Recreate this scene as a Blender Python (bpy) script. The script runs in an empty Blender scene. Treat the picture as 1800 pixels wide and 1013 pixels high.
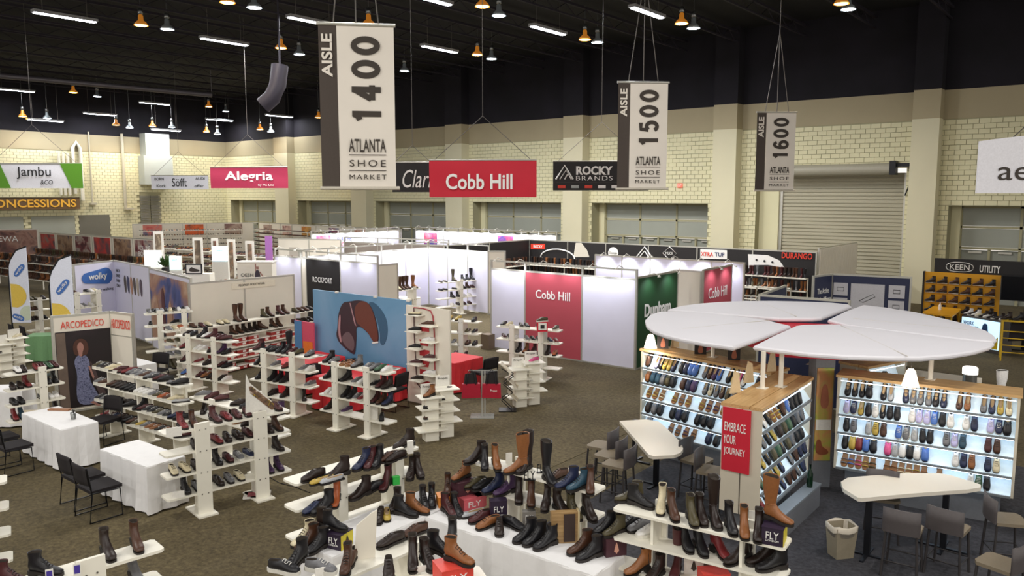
import bpy, math, random
from mathutils import Vector, Matrix
R_ = random.Random(7)
D = math.radians
# ------------------------------------------------------------------ camera, world, exposure
CX, CY, FP = 900.0, 506.5, 1400.0
PITCH = math.atan((CY - 342) / FP); YAW = D(38.6); CH = 4.65
sc = bpy.context.scene
cd = bpy.data.cameras.new('camera'); cam = bpy.data.objects.new('camera', cd)
sc.collection.objects.link(cam); sc.camera = cam
cam.location = (0, 0, CH); cam.rotation_euler = (D(90) - PITCH, 0, YAW)
cd.sensor_width = 36; cd.lens = 36 * FP / 1800; cd.clip_start = .1; cd.clip_end = 300
sc.view_settings.view_transform = 'Standard'; sc.view_settings.look = 'None'
sc.view_settings.gamma = 1; sc.view_settings.use_curve_mapping = False
sc.view_settings.exposure = 0.42
w = bpy.data.worlds.new('hall_fill'); sc.world = w; w.use_nodes = True  # uniform background added as fill light for surfaces facing the camera
w.node_tree.nodes['Background'].inputs[0].default_value = (1, .95, .88, 1)
w.node_tree.nodes['Background'].inputs[1].default_value = .8

FW = (-math.sin(YAW) * math.cos(PITCH), math.cos(YAW) * math.cos(PITCH), -math.sin(PITCH))
RT = (math.cos(YAW), math.sin(YAW), 0)
UP = (-math.sin(YAW) * math.sin(PITCH), math.cos(YAW) * math.sin(PITCH), math.cos(PITCH))
def ray(x, y):
    a = (x - CX) / FP; b = (CY - y) / FP
    return [FW[i] + a * RT[i] + b * UP[i] for i in range(3)]
def G(x, y, z=0.0):                      # point at height z
    d = ray(x, y); t = (z - CH) / d[2]; return (t * d[0], t * d[1])
def onY(x, y, Y):
    d = ray(x, y); t = Y / d[1]; return (t * d[0], CH + t * d[2])
def onX(x, y, X):
    d = ray(x, y); t = X / d[0]; return (t * d[1], CH + t * d[2])
def AT(x, y, dep):                       # point at a distance along the view axis
    d = ray(x, y); return (d[0] * dep, d[1] * dep, CH + d[2] * dep)

# ------------------------------------------------------------------ materials
def lin(h):
    if isinstance(h, tuple): return h
    h = h.lstrip('#'); v = [int(h[i:i + 2], 16) / 255 for i in (0, 2, 4)]
    return tuple(c / 12.92 if c < .04045 else ((c + .055) / 1.055) ** 2.4 for c in v)
MATS = {}
def mat(name, col, rough=.6, metal=0, noise=None, emit=0, bump=0, alpha=1, coat=0):
    if name in MATS: return MATS[name]
    m = bpy.data.materials.new(name); m.use_nodes = True; nt = m.node_tree
    b = nt.nodes['Principled BSDF']; c = lin(col)
    b.inputs['Base Color'].default_value = (*c, 1); b.inputs['Roughness'].default_value = rough
    b.inputs['Metallic'].default_value = metal
    if coat: b.inputs['Coat Weight'].default_value = coat
    if emit:
        b.inputs['Emission Color'].default_value = (*c, 1); b.inputs['Emission Strength'].default_value = emit
    if alpha < 1: b.inputs['Alpha'].default_value = alpha
    sc_, amt = noise or (30, .06)
    tc = nt.nodes.new('ShaderNodeTexCoord'); n = nt.nodes.new('ShaderNodeTexNoise')
    n.inputs['Scale'].default_value = sc_; n.inputs['Detail'].default_value = 4
    nt.links.new(tc.outputs['Object'], n.inputs['Vector'])
    mr = nt.nodes.new('ShaderNodeMapRange'); mr.inputs['From Min'].default_value = .25; mr.inputs['From Max'].default_value = .75
    mr.inputs['To Min'].default_value = 1 - amt; mr.inputs['To Max'].default_value = 1 + amt
    nt.links.new(n.outputs['Fac'], mr.inputs['Value'])
    mx = nt.nodes.new('ShaderNodeVectorMath'); mx.operation = 'SCALE'; mx.inputs[0].default_value = c
    nt.links.new(mr.outputs['Result'], mx.inputs['Scale'])
    nt.links.new(mx.outputs['Vector'], b.inputs['Base Color'])
    if bump:
        bp = nt.nodes.new('ShaderNodeBump'); bp.inputs['Strength'].default_value = bump; bp.inputs['Distance'].default_value = .01
        nt.links.new(n.outputs['Fac'], bp.inputs['Height']); nt.links.new(bp.outputs['Normal'], b.inputs['Normal'])
    MATS[name] = m; return m
def photo_mat(name, cols, scale=3.0, rough=.5):
    """flat print: procedural blotches of the print's colours"""
    if name in MATS: return MATS[name]
    m = bpy.data.materials.new(name); m.use_nodes = True; nt = m.node_tree; b = nt.nodes['Principled BSDF']
    tc = nt.nodes.new('ShaderNodeTexCoord'); n = nt.nodes.new('ShaderNodeTexNoise'); r = nt.nodes.new('ShaderNodeValToRGB')
    n.inputs['Scale'].default_value = scale; n.inputs['Detail'].default_value = 5; n.inputs['Distortion'].default_value = .6
    nt.links.new(tc.outputs['Object'], n.inputs['Vector']); nt.links.new(n.outputs['Fac'], r.inputs['Fac'])
    el = r.color_ramp.elements; k = len(cols)
    for i, c in enumerate(cols):
        p = .3 + .4 * i / max(1, k - 1)
        e = el[i] if i < 2 else el.new(p)
        e.position = p; e.color = (*lin(c), 1)
    nt.links.new(r.outputs['Color'], b.inputs['Base Color']); b.inputs['Roughness'].default_value = rough
    MATS[name] = m; return m
def wood_mat(name, c1, c2, rough=.4):
    if name in MATS: return MATS[name]
    m = bpy.data.materials.new(name); m.use_nodes = True; nt = m.node_tree; b = nt.nodes['Principled BSDF']
    tc = nt.nodes.new('ShaderNodeTexCoord'); mp = nt.nodes.new('ShaderNodeMapping'); mp.inputs['Scale'].default_value = (1.5, 22, 22)
    n = nt.nodes.new('ShaderNodeTexNoise'); n.inputs['Scale'].default_value = 1.5; n.inputs['Detail'].default_value = 6
    r = nt.nodes.new('ShaderNodeValToRGB'); r.color_ramp.elements[0].color = (*lin(c1), 1); r.color_ramp.elements[1].color = (*lin(c2), 1)
    r.color_ramp.elements[0].position = .3; r.color_ramp.elements[1].position = .7
    nt.links.new(tc.outputs['Object'], mp.inputs['Vector']); nt.links.new(mp.outputs['Vector'], n.inputs['Vector'])
    nt.links.new(n.outputs['Fac'], r.inputs['Fac']); nt.links.new(r.outputs['Color'], b.inputs['Base Color']); b.inputs['Roughness'].default_value = rough
    MATS[name] = m; return m
def carpet_mat(name, c1, c2):
    m = bpy.data.materials.new(name); m.use_nodes = True; nt = m.node_tree; b = nt.nodes['Principled BSDF']
    tc = nt.nodes.new('ShaderNodeTexCoord')
    n1 = nt.nodes.new('ShaderNodeTexNoise'); n1.inputs['Scale'].default_value = 14; n1.inputs['Detail'].default_value = 8; n1.inputs['Roughness'].default_value = .75
    n2 = nt.nodes.new('ShaderNodeTexNoise'); n2.inputs['Scale'].default_value = .6; n2.inputs['Detail'].default_value = 3
    ma = nt.nodes.new('ShaderNodeMath'); ma.operation = 'MULTIPLY_ADD'; ma.inputs[1].default_value = .75
    m2 = nt.nodes.new('ShaderNodeMath'); m2.operation = 'MULTIPLY'; m2.inputs[1].default_value = .25
    for n in (n1, n2): nt.links.new(tc.outputs['Object'], n.inputs['Vector'])
    nt.links.new(n2.outputs['Fac'], m2.inputs[0]); nt.links.new(n1.outputs['Fac'], ma.inputs[0]); nt.links.new(m2.outputs[0], ma.inputs[2])
    r = nt.nodes.new('ShaderNodeValToRGB'); r.color_ramp.elements[0].color = (*lin(c1), 1); r.color_ramp.elements[1].color = (*lin(c2), 1)
    r.color_ramp.elements[0].position = .4; r.color_ramp.elements[1].position = .6
    nt.links.new(ma.outputs[0], r.inputs['Fac']); nt.links.new(r.outputs['Color'], b.inputs['Base Color'])
    bp = nt.nodes.new('ShaderNodeBump'); bp.inputs['Strength'].default_value = .5; bp.inputs['Distance'].default_value = .01
    nt.links.new(n1.outputs['Fac'], bp.inputs['Height']); nt.links.new(bp.outputs['Normal'], b.inputs['Normal'])
    b.inputs['Roughness'].default_value = .95
    return m
WHITE = mat('white_laminate', '#f1eddf', .45, noise=(6, .02))
WPANEL = mat('white_panel', '#e0def0', .55, noise=(2, .02))
CPANEL = mat('cream_panel', '#e9e2d3', .6, noise=(2, .03))
CLOTH = mat('white_cloth', '#efeeee', .8, noise=(8, .03), bump=.2)
REDCLOTH = mat('red_cloth', '#e0323a', .7, noise=(6, .08), bump=.3)
ALU = mat('aluminium', '#c9c7bd', .35, .6)
STEEL = mat('steel', '#8b8d8c', .3, .9)
BLACKM = mat('black_metal', '#15161a', .4, .3)
BLACK = mat('black_fabric', '#1a1417', .85, noise=(60, .2))
DARK = mat('black_print', '#1d1a1b', .6)
INKW = mat('white_ink', '#f4f2ee', .5)
INKK = mat('dark_ink', '#3a3128', .6)
BLK = mat('black_ink', '#17161a', .5)
INKR = mat('red_ink', '#e0402c', .5)
INKG = mat('gold_ink', '#f3b742', .5)
REDB = mat('red_banner', '#c91a32', .65, noise=(1.5, .05))
LEDW = mat('led_white', '#eef4ff', .5, emit=14)
LEDM = mat('lamp_cool', '#e8f3ff', .5, emit=18)
LEDA = mat('lamp_warm', '#ffc35a', .5, emit=16)
WIRE = mat('wire', '#6a6560', .5, .5)
CARD = mat('card_white', '#e9e6de', .6)
BACKLIT = mat('backlit_white', '#cfe2ee', .5, emit=.24)
SPOT = mat('spot_glow', '#f2f6ff', .5, emit=30)

# ------------------------------------------------------------------ mesh tools
class MB:
    def __init__(s): s.v = []; s.f = []; s.m = []; s.sm = []
    def add(s, vs, fs, m=0, smooth=False):
        o = len(s.v); s.v += [tuple(p) for p in vs]
        for f in fs: s.f.append([i + o for i in f]); s.m.append(m); s.sm.append(smooth)
        return s
    def box(s, x0, x1, y0, y1, z0, z1, m=0):
        return s.add([(x0, y0, z0), (x1, y0, z0), (x1, y1, z0), (x0, y1, z0), (x0, y0, z1), (x1, y0, z1), (x1, y1, z1), (x0, y1, z1)],
                     [(0, 3, 2, 1), (4, 5, 6, 7), (0, 1, 5, 4), (1, 2, 6, 5), (2, 3, 7, 6), (3, 0, 4, 7)], m)
    def prism(s, pts, z0, z1, m=0, smooth=False):      # pts in xy, ccw
        n = len(pts)
        s.add([(x, y, z0) for x, y in pts] + [(x, y, z1) for x, y in pts], [tuple(range(n - 1, -1, -1)), tuple(range(n, 2 * n))], m)
        return s.add([(x, y, z0) for x, y in pts] + [(x, y, z1) for x, y in pts], [(i, (i + 1) % n, n + (i + 1) % n, n + i) for i in range(n)], m, smooth)
    def plate(s, pts, y0, y1, m=0):                    # pts in xz, extruded along y
        n = len(pts)
        v = [(x, y0, z) for x, z in pts] + [(x, y1, z) for x, z in pts]
        return s.add(v, [tuple(range(n)), tuple(range(2 * n - 1, n - 1, -1))] + [(i, i + n, (i + 1) % n + n, (i + 1) % n) for i in range(n)], m)
    def tube(s, path, r, n=6, m=0, close=False):
        path = [Vector(p) for p in path]; rings = []; k = len(path); up = Vector((0, 0, 1))
        for i, p in enumerate(path):
            if close: d = path[(i + 1) % k] - path[i - 1]
            else: d = path[min(i + 1, k - 1)] - path[max(i - 1, 0)]
            d.normalize(); a = d.cross(up)
            if a.length < .05: a = d.cross(Vector((1, 0, 0)))
            a.normalize(); b = d.cross(a)
            rr = r[i] if isinstance(r, (list, tuple)) else r
            rings.append([p + a * rr * math.cos(2 * math.pi * j / n) + b * rr * math.sin(2 * math.pi * j / n) for j in range(n)])
        vs = [q for g in rings for q in g]; fs = []
        for i in range(k if close else k - 1):
            for j in range(n):
                i2 = (i + 1) % k
                fs.append((i * n + j, i * n + (j + 1) % n, i2 * n + (j + 1) % n, i2 * n + j))
        s.add(vs, fs, m, True)
        if not close:
            s.add(rings[0], [tuple(range(n - 1, -1, -1))], m); s.add(rings[-1], [tuple(range(n))], m)
        return s
    def lathe(s, prof, cx=0, cy=0, n=16, m=0, cap=True):
        vs = [(cx + r * math.cos(2 * math.pi * j / n), cy + r * math.sin(2 * math.pi * j / n), z) for r, z in prof for j in range(n)]
        fs = [(i * n + j, i * n + (j + 1) % n, (i + 1) * n + (j + 1) % n, (i + 1) * n + j) for i in range(len(prof) - 1) for j in range(n)]
        s.add(vs, fs, m, True)
        if cap: s.add(vs[:n], [tuple(range(n - 1, -1, -1))], m); s.add(vs[-n:], [tuple(range(n))], m)
        return s
    def mesh(s, name, mats):
        me = bpy.data.meshes.new(name); me.from_pydata(s.v, [], s.f)
        for x in (mats if isinstance(mats, (list, tuple)) else [mats]): me.materials.append(x)
        me.polygons.foreach_set('material_index', s.m); me.polygons.foreach_set('use_smooth', s.sm)
        me.update(); return me
LINK = sc.collection.objects.link
def obj(name, me, parent=None, loc=(0, 0, 0), rz=0, rx=0, ry=0, kind=None):
    o = bpy.data.objects.new(name, me); LINK(o); o.location = loc; o.rotation_euler = (rx, ry, rz)
    if parent is not None: o.parent = parent
    if kind: o['kind'] = kind
    return o
def bld(mb, name, mats, parent=None, **k): return obj(name, mb.mesh(name, mats), parent, **k)
LABELS = {}
def tag(o, label, cat, group=None, kind=None):
    o['label'] = label; o['category'] = cat
    if group: o['group'] = group
    if kind: o['kind'] = kind
    n = len(label.replace(',', ' ').split())
    if n > 16 or n < 4: print('LABEL LEN', n, label)
    LABELS.setdefault(label, []).append(o.name)
    return o
def thing(name, label, cat, loc=(0, 0, 0), rz=0, group=None):
    if len(loc) == 2: loc = (*loc, 0)
    o = bpy.data.objects.new(name, None); LINK(o); o.location = loc; o.rotation_euler = (0, 0, rz); o.empty_display_size = .1
    return tag(o, label, cat, group)
def box(name, parent, x0, x1, y0, y1, z0, z1, m, **k): return bld(MB().box(x0, x1, y0, y1, z0, z1), name, m, parent, **k)
ORD = 'first second third fourth fifth sixth seventh eighth ninth tenth eleventh twelfth thirteenth fourteenth fifteenth sixteenth seventeenth eighteenth nineteenth twentieth'.split()
def orde(i, n):
    if i == 0: return 'leftmost'
    if i == n - 1: return 'rightmost'
    return (ORD[i] if i < 20 else 'number %d' % (i + 1)) + ' from left'
TEXTS = []
def text(parent, s, x, z, w=None, h=None, m=INKW, y=-.012, rot=0, align='CENTER', bold=0, shear=0, sp=1.0, flat=False):
    """lettering centred at local x,z facing -y (or lying flat), fitted to w x h"""
    c = bpy.data.curves.new('lettering', 'FONT'); c.body = s; c.align_x = 'CENTER'; c.align_y = 'CENTER'
    c.extrude = .004; c.offset = bold; c.shear = shear; c.space_character = sp; c.resolution_u = 3; c.materials.append(m)
    o = obj('lettering', c, parent); TEXTS.append((o, x, y, z, w, h, rot, flat)); return o
def fit_texts():
    bpy.context.view_layer.update(); dg = bpy.context.evaluated_depsgraph_get()
    for o, x, y, z, w, h, rot, flat in TEXTS:
        bb = [Vector(b) for b in o.bound_box]; x0 = min(b.x for b in bb); x1 = max(b.x for b in bb); y0 = min(b.y for b in bb); y1 = max(b.y for b in bb)
        W = max(x1 - x0, 1e-4); H = max(y1 - y0, 1e-4)
        sx = w / W if w else None; sy = h / H if h else None
        sx = sx or sy; sy = sy or sx
        ez = .5
        M = Matrix.Translation((x, y, z)) @ (Matrix.Identity(4) if flat else Matrix.Rotation(D(90), 4, 'X')) @ Matrix.Rotation(rot, 4, 'Z') \
            @ Matrix.Diagonal((sx, sy, ez, 1)) @ Matrix.Translation((-(x0 + x1) / 2, -(y0 + y1) / 2, 0))
        me = bpy.data.meshes.new_from_object(o.evaluated_get(dg)); me.name = 'lettering'; o2 = bpy.data.objects.new('lettering', me); LINK(o2); o2.parent = o.parent; o2.matrix_basis = M
        if not me.materials: me.materials.append(o.data.materials[0])
        bpy.data.objects.remove(o)
def frame(a, b):
    dx, dy = b[0] - a[0], b[1] - a[1]
    return math.atan2(dy, dx), math.hypot(dx, dy)
def chaikin(P, n=2):
    for _ in range(n): P = [q for i in range(len(P)) for q in (((P[i][0] * 3 + P[(i + 1) % len(P)][0]) / 4, (P[i][1] * 3 + P[(i + 1) % len(P)][1]) / 4), ((P[i][0] + P[(i + 1) % len(P)][0] * 3) / 4, (P[i][1] + P[(i + 1) % len(P)][1] * 3) / 4))]
    return P
def shape(parent, name, pts, m, y=-.008, t=.004, **k):     # flat print piece on an xz face
    if name.startswith('printed_') and len(pts) > 4: pts = chaikin(pts)
    return bld(MB().plate(pts, y - t, y), name, m, parent, **k)

# ------------------------------------------------------------------ lights of the hall
def area(loc, sx, sy, power, col=(1, .97, .92), rx=0, rz=0, name='hall_light'):
    l = bpy.data.lights.new(name, 'AREA'); l.shape = 'RECTANGLE'; l.size = sx; l.size_y = sy; l.energy = power; l.color = col
    o = bpy.data.objects.new(name, l); LINK(o); o.location = loc; o.rotation_euler = (rx, 0, rz); return o
def point(loc, power, col, r=.1, name='lamp_light'):
    l = bpy.data.lights.new(name, 'POINT'); l.energy = power; l.color = col; l.shadow_soft_size = r
    o = bpy.data.objects.new(name, l); LINK(o); o.location = loc; return o
def spot(loc, power, col, ang=100, rx=0, rz=0, name='lamp_light', r=.1):
    l = bpy.data.lights.new(name, 'SPOT'); l.energy = power; l.color = col; l.shadow_soft_size = r; l.spot_size = D(ang); l.spot_blend = .6
    o = bpy.data.objects.new(name, l); LINK(o); o.location = loc; o.rotation_euler = (rx, 0, rz); return o
TUBE_P = 440.0; BAY_P = 390.0
# unseen area lights added behind and above the camera to even the lighting
for x in (-22, -11, 0, 9):
    for y in (-8, 1, 10):
        if x < -15 and y > 8: continue
        area((x, y, 11.3), 2.4, .5, 290, rz=D(90))
tube_px = [(115, 32), (550, 40), (395, 75), (27, 160), (176, 202), (80, 213), (272, 183), (386, 212), (491, 205), (292, 230), (773, 88), (964, 55), (1138, 24), (752, 0)]
bay_px = [(248, 45, 1), (294, 52, 0), (400, 5, 1), (447, 14, 0), (494, 85, 1), (526, 96, 0), (129, 163, 1), (171, 170, 0), (40, 205, 1), (83, 208, 0), (367, 188, 1), (397, 196, 0),
          (204, 220, 1), (228, 225, 0), (268, 222, 1), (302, 224, 0), (363, 232, 1), (382, 236, 0), (457, 228, 1), (476, 232, 0), (560, 207, 1), (711, 125, 0), (848, 12, 1), (877, 28, 0),
          (839, 97, 1), (864, 104, 0), (1028, 70, 1), (1050, 75, 0), (1198, 42, 1), (1219, 50, 0), (1479, 7, 1), (1491, 17, 0), (648, 44, 1)]
def ceil_pt(px, py, zt, ymax=36.5, xmin=-59.5):
    for z in [zt - .1 * k for k in range(60)]:
        p = G(px, py, z)
        if p[0] > xmin and p[1] < ymax: return (*p, z)
    return (*p, z)

# ================================================================== THE SETTING
carpet = carpet_mat('brown_carpet', '#423924', '#665a3d')
carpet2 = carpet_mat('charcoal_carpet', '#28272b', '#434247')
carpet3 = carpet_mat('aisle_carpet', '#463c27', '#6c6043')
bld(MB().box(-62, 14, -12, 40, -.2, 0), 'floor', carpet, kind='structure')
bld(MB().box(-11.3, -7.7, -6, 30, 0, .006), 'carpet_runner', carpet3, kind='structure')
bld(MB().box(-6.4, 3, 8.0, 15.8, 0, .006), 'carpet_runner', carpet2, kind='structure')
ceilm = mat('ceiling_black', '#0b0a10', .9)
bld(MB().box(-62, 14, -12, 40, 12.6, 12.8), 'ceiling', ceilm, kind='structure')
blockm = mat('painted_block', '#ddd7b2', .75, noise=(.4, .05))
jointm = mat('mortar_joint', '#a5a081', .9)
bandm = mat('beige_band', '#aa9e80', .8, noise=(.5, .05))
colm = mat('column_paint', '#d3ccae', .75, noise=(.5, .04))
upm = mat('upper_wall_dark', '#16131b', .9, noise=(.7, .4))
doorm = mat('door_grey', '#9da095', .6, noise=(1, .04))
# back wall (world x along it)
OPEN = [(-60.7, -54.2, 4.17), (-51.5, -45.0, 4.17), (-42.6, -35.8, 4.17), (-33.5, -26.7, 4.17), (-24.6, -17.6, 4.17), (-15.1, -8.4, 5.85), (-6.7, .3, 4.17)]
wb = bld(MB(), 'wall_back', jointm, kind='structure')
me = MB(); xs = [-61.2]
for a, b, h in OPEN:
    me.box(xs[-1], a, 38.02, 39.6, 0, 7.8); me.box(a, b, 38.02, 39.6, h, 7.8); xs.append(b)
me.box(xs[-1], 12, 38.02, 39.6, 0, 7.8)
wb.data = me.mesh('wall_back', [jointm])
box('band', wb, -61.2, 12, 38.0, 39.6, 7.8, 9.0, bandm)
box('upper_wall', wb, -61.2, 12, 38.0, 39.6, 9.0, 12.6, upm)
BW, BH, J = .42, .21, .022
blk = MB().box(0, BW - J, -.03, .02, 0, BH - J).mesh('block', [blockm]); far = MB(); near = 0
nr = int(7.8 / BH)
for r in range(nr):
    z0 = r * BH; x = -61.2 - (BW / 2 if r % 2 else 0)
    while x < 6:
        x0, x1 = max(x, -61.2), x + BW - J
        for a, b, h in OPEN:
            if z0 < h and x0 < b and x1 > a:
                if x0 < a - .06: x1 = min(x1, a)
                elif x1 > b + .06: x0 = max(x0, b)
                else: x1 = x0
                break
        if x1 - x0 > .05:
            if -7.1 < x and x + BW < -3.2 and z0 > 4.2 and near < 300 and x1 - x0 > BW - J - .01:
                obj('block', blk, wb, (x0, 38.02, z0)); near += 1
            else: far.box(x0, x1, 37.99, 38.03, z0, z0 + BH - J)
        x += BW
bld(far, 'block_courses', blockm, wb, kind='stuff')
ci = 0
for a, b in [(-53.4, -51.7), (-44.4, -42.8), (-35.2, -33.8), (-26.1, -24.8), (-17.1, -15.9), (-8.15, -7.1), (1.0, 2.0)]:
    c = bld(MB().box(a, b, 37.3, 38, 0, 7.8).box(a, b, 37.3, 38, 7.8, 9.0, 1).box(a, b, 37.3, 38, 9.0, 12.6, 2), 'column', [colm, bandm, upm], kind='structure')
    c['label'] = 'painted wall column'
# sectional doors set back in the openings
lowm = mat('door_low', '#8f9288', .6)
for i, (a, b, h) in enumerate(OPEN):
    if i == 5: continue
    d = thing('door_%d' % (i + 1), 'x y z w', 'door', (a, 39.0, 0)); del d['label']; del d['category']; d['kind'] = 'structure'; W = b - a
    fr = MB(); x0 = .35
    for k in range(4): fr.box(x0 + (W - x0) * k / 3 - .05, x0 + (W - x0) * k / 3 + .05, -.04, .1, 2.35, h)
    for z in (2.35, 3.25, h - .06): fr.box(x0, W, -.04, .1, z - .04, z + .06)
    bld(fr, 'frame', jointm, d)
    box('jamb', d, 0, x0, -.2, .1, 0, h, blockm)
    for k in range(3):
        for z0, z1 in ((2.42, 3.2), (3.32, h - .1)):
            box('panel', d, x0 + (W - x0) * k / 3 + .05, x0 + (W - x0) * (k + 1) / 3 - .05, 0, .08, z0, z1, doorm)
    for k in range(6):
        xa = x0 + (W - x0) * k / 6; ww = (W - x0) / 6
        dl = box('door_leaf', d, xa + .06, xa + ww - .06, .1, .16, 0, 2.28, lowm)
        box('door_closer', dl, xa + ww * .3, xa + ww * .75, .02, .1, 2.15, 2.23, ALU)
        box('mullion', d, xa - .05, xa + .05, .0, .18, 0, 2.31, jointm)
rd = thing('door_6', 'x y z w', 'door', (-15.1, 38.7, 0)); del rd['label']; del rd['category']; rd['kind'] = 'structure'
sl = MB(); z = 0
rollm = mat('roller_slat', '#b3ad96', .55)
while z < 5.6: sl.box(1.1, 6.5, -.03, .04, z, z + .12); sl.box(1.1, 6.5, .02, .03, z + .12, z + .17); z += .17
bld(sl, 'shutter_slats', rollm, rd, kind='stuff')
box('guide_rail', rd, 6.5, 6.7, -.1, .1, 0, 5.6, ALU); box('guide_rail', rd, .95, 1.1, -.1, .1, 0, 5.6, ALU); box('jamb', rd, 0, .95, -.2, .1, 0, 5.85, blockm)
bld(MB().tube([(.9, -.9, 5.75), (6.1, -.9, 5.75)], .27, 14), 'roller_barrel', mat('barrel', '#a09b8a', .5), rd)
bld(MB().box(6.1, 6.35, -1.2, -.75, 5.5, 6.1).box(6.35, 7.1, -1.0, -.85, 5.85, 6.0).tube([(6.8, -.8, 5.8), (7.0, -.8, 5.5), (6.7, -.8, 4.6)], .03), 'roller_motor', BLACKM, rd)
# left wall: seen at x = -61.2, local x runs along world +y
wl = bld(MB().box(-.2, 0, -12, 38, 0, 7.8), 'wall_left', jointm, loc=(-61.2, 0, 0), kind='structure')
box('band', wl, -.2, .03, -12, 38, 7.8, 9.0, bandm); box('upper_wall', wl, -.2, .02, -12, 38, 9, 12.6, upm)
far = MB(); LO = [(22.7, 25.6, 0, 3.1), (25.9, 28.1, 0, 3.15), (30.4, 32.1, 0, 4.7), (18.5, 22.2, 0, 3.1)]
for r in range(int(7.8 / BH)):
    z0 = r * BH; y = 12 - (BW / 2 if r % 2 else 0)
    while y < 37.9:
        if not any(a < y + BW / 2 < b and z0 < h for a, b, _, h in LO): far.box(-.01, .035, y, min(y + BW - J, 38), z0, z0 + BH - J)
        y += BW
bld(far, 'block_courses', blockm, wl, kind='stuff')
for y0, y1, _, h in LO[:2] + LO[3:]: box('shutter_opening', wl, -.05, .04, y0, y1, 0, h, doorm if y0 != 25.9 else mat('dark_opening', '#6e6b60', .8))
lv = MB()
for k in range(20): lv.box(0, .09, 30.45, 31.2, 2.2 + k * .12, 2.27 + k * .12); lv.box(0, .09, 31.28, 32.05, 2.2 + k * .12, 2.27 + k * .12)
o = bld(lv, 'vent_louvre', mat('louvre_grey', '#8b887d', .6), loc=(-61.15, 0, 0)); tag(o, 'grey louvred vent low on the far left wall', 'vent')
o = bld(MB().box(0, .9, 30.5, 32.8, 5.4, 7.6).box(0, .9, 30.7, 32.6, 7.6, 9.3), 'air_duct', mat('duct_grey', '#a5a9a2', .6), loc=(-61.15, 0, 0)); tag(o, 'pale grey boxy duct dropping down the far left wall', 'duct')
pm = mat('pipe_paint', '#b7b09c', .6); fpm = mat('pipe_white', '#d6d2c2', .6)
o = bld(MB().tube([(.09, 25.4 + .3, 4.7), (.09, 25.7, 8.0), (.09, 25.95, 8.4), (.09, 26.2, 8.0), (.09, 26.2, 4.2)], .13, 8).tube([(.15, 25.3, 4.6), (.15, 25.3, 7.6)], .1).tube([(.15, 25.0, 4.6), (.15, 25.0, 7.6)], .1).tube([(.15, 24.7, 4.6), (.15, 24.7, 7.6)], .1), 'pipe', fpm, loc=(-61.1, 0, 0)); tag(o, 'cluster of pale vertical pipes above the concessions sign', 'pipe')
o = bld(MB().tube([(.0, 26.9, 4.0), (.0, 26.9, 9.2)], .06).box(-.06, .25, 26.7, 27.1, 3.9, 4.05), 'pipe', pm, loc=(-61.1, 0, 0)); tag(o, 'thin conduit on left wall just right of the pipes', 'pipe')
o = bld(MB().tube([(.05, 29.3, 3.6), (.05, 29.3, 9.2)], .12).box(-.06, .3, 29.2, 29.8, 3.5, 3.65), 'pipe', pm, loc=(-61.1, 0, 0)); tag(o, 'thick conduit on left wall midway to the boxy duct', 'pipe')
cs = thing('sign_board', 'bronze sign board with gold concessions lettering on the far left wall', 'sign', (-61.0, 19.6, 3.6), D(90))
box('board', cs, 0, 6.3, -.12, 0, 0, .86, mat('bronze_board', '#6b5236', .5)); text(cs, 'CONCESSIONS', 3.1, .43, 5.9, .56, INKG, y=-.14, bold=.02)
box('frame', cs, -.05, 6.35, -.15, -.02, .84, .9, jointm)
o = bld(MB().box(0, .28, -.06, 0, 0, .22), 'exit_sign', mat('exit_red', '#d9563d', .5, emit=.6), loc=(onY(1190, 326, 37.9)[0], 37.985, 5.0)); tag(o, 'small red exit sign on the block wall above a door', 'sign')
text(o, 'EXIT', .14, .11, .22, .12, INKW, y=-.065)
# roof steel
jm = mat('joist_dark', '#241f2a', .8)
jb = MB()
for k in range(24):
    x = -58 + k * 3.0
    jb.box(x - .06, x + .06, -10, 38, 12.3, 12.4); jb.box(x - .04, x + .04, -10, 38, 11.85, 11.92)
    for q in range(30): jb.tube([(x, -8 + q * 1.5, 11.9), (x, -7.25 + q * 1.5, 12.3), (x, -6.5 + q * 1.5, 11.9)], .02, 3)
bld(jb, 'roof_joists', jm, kind='structure')
db = MB()
p = ceil_pt(0, 133, 11.2); q = ceil_pt(372, 167, 11.0)
db.tube([p, q], .16, 8).tube([p, (p[0], p[1], 12.59)], .02, 4).tube([q, (q[0], q[1], 12.59)], .02, 4); o = bld(db, 'air_duct', mat('duct_silver', '#77737a', .4, .4)); tag(o, 'long grey duct slung under the black ceiling at left', 'duct')
o = bld(MB().tube([AT(492, 115, 30), AT(488, 150, 30), AT(478, 172, 30), AT(462, 186, 30)], .32, 10).tube([AT(492, 115, 30), AT(492, 115, 30)[:2] + (12.59,)], .04, 5), 'air_duct', mat('duct_flex', '#2c2733', .6)); tag(o, 'dark curved flexible duct under the black ceiling', 'duct')
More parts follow.
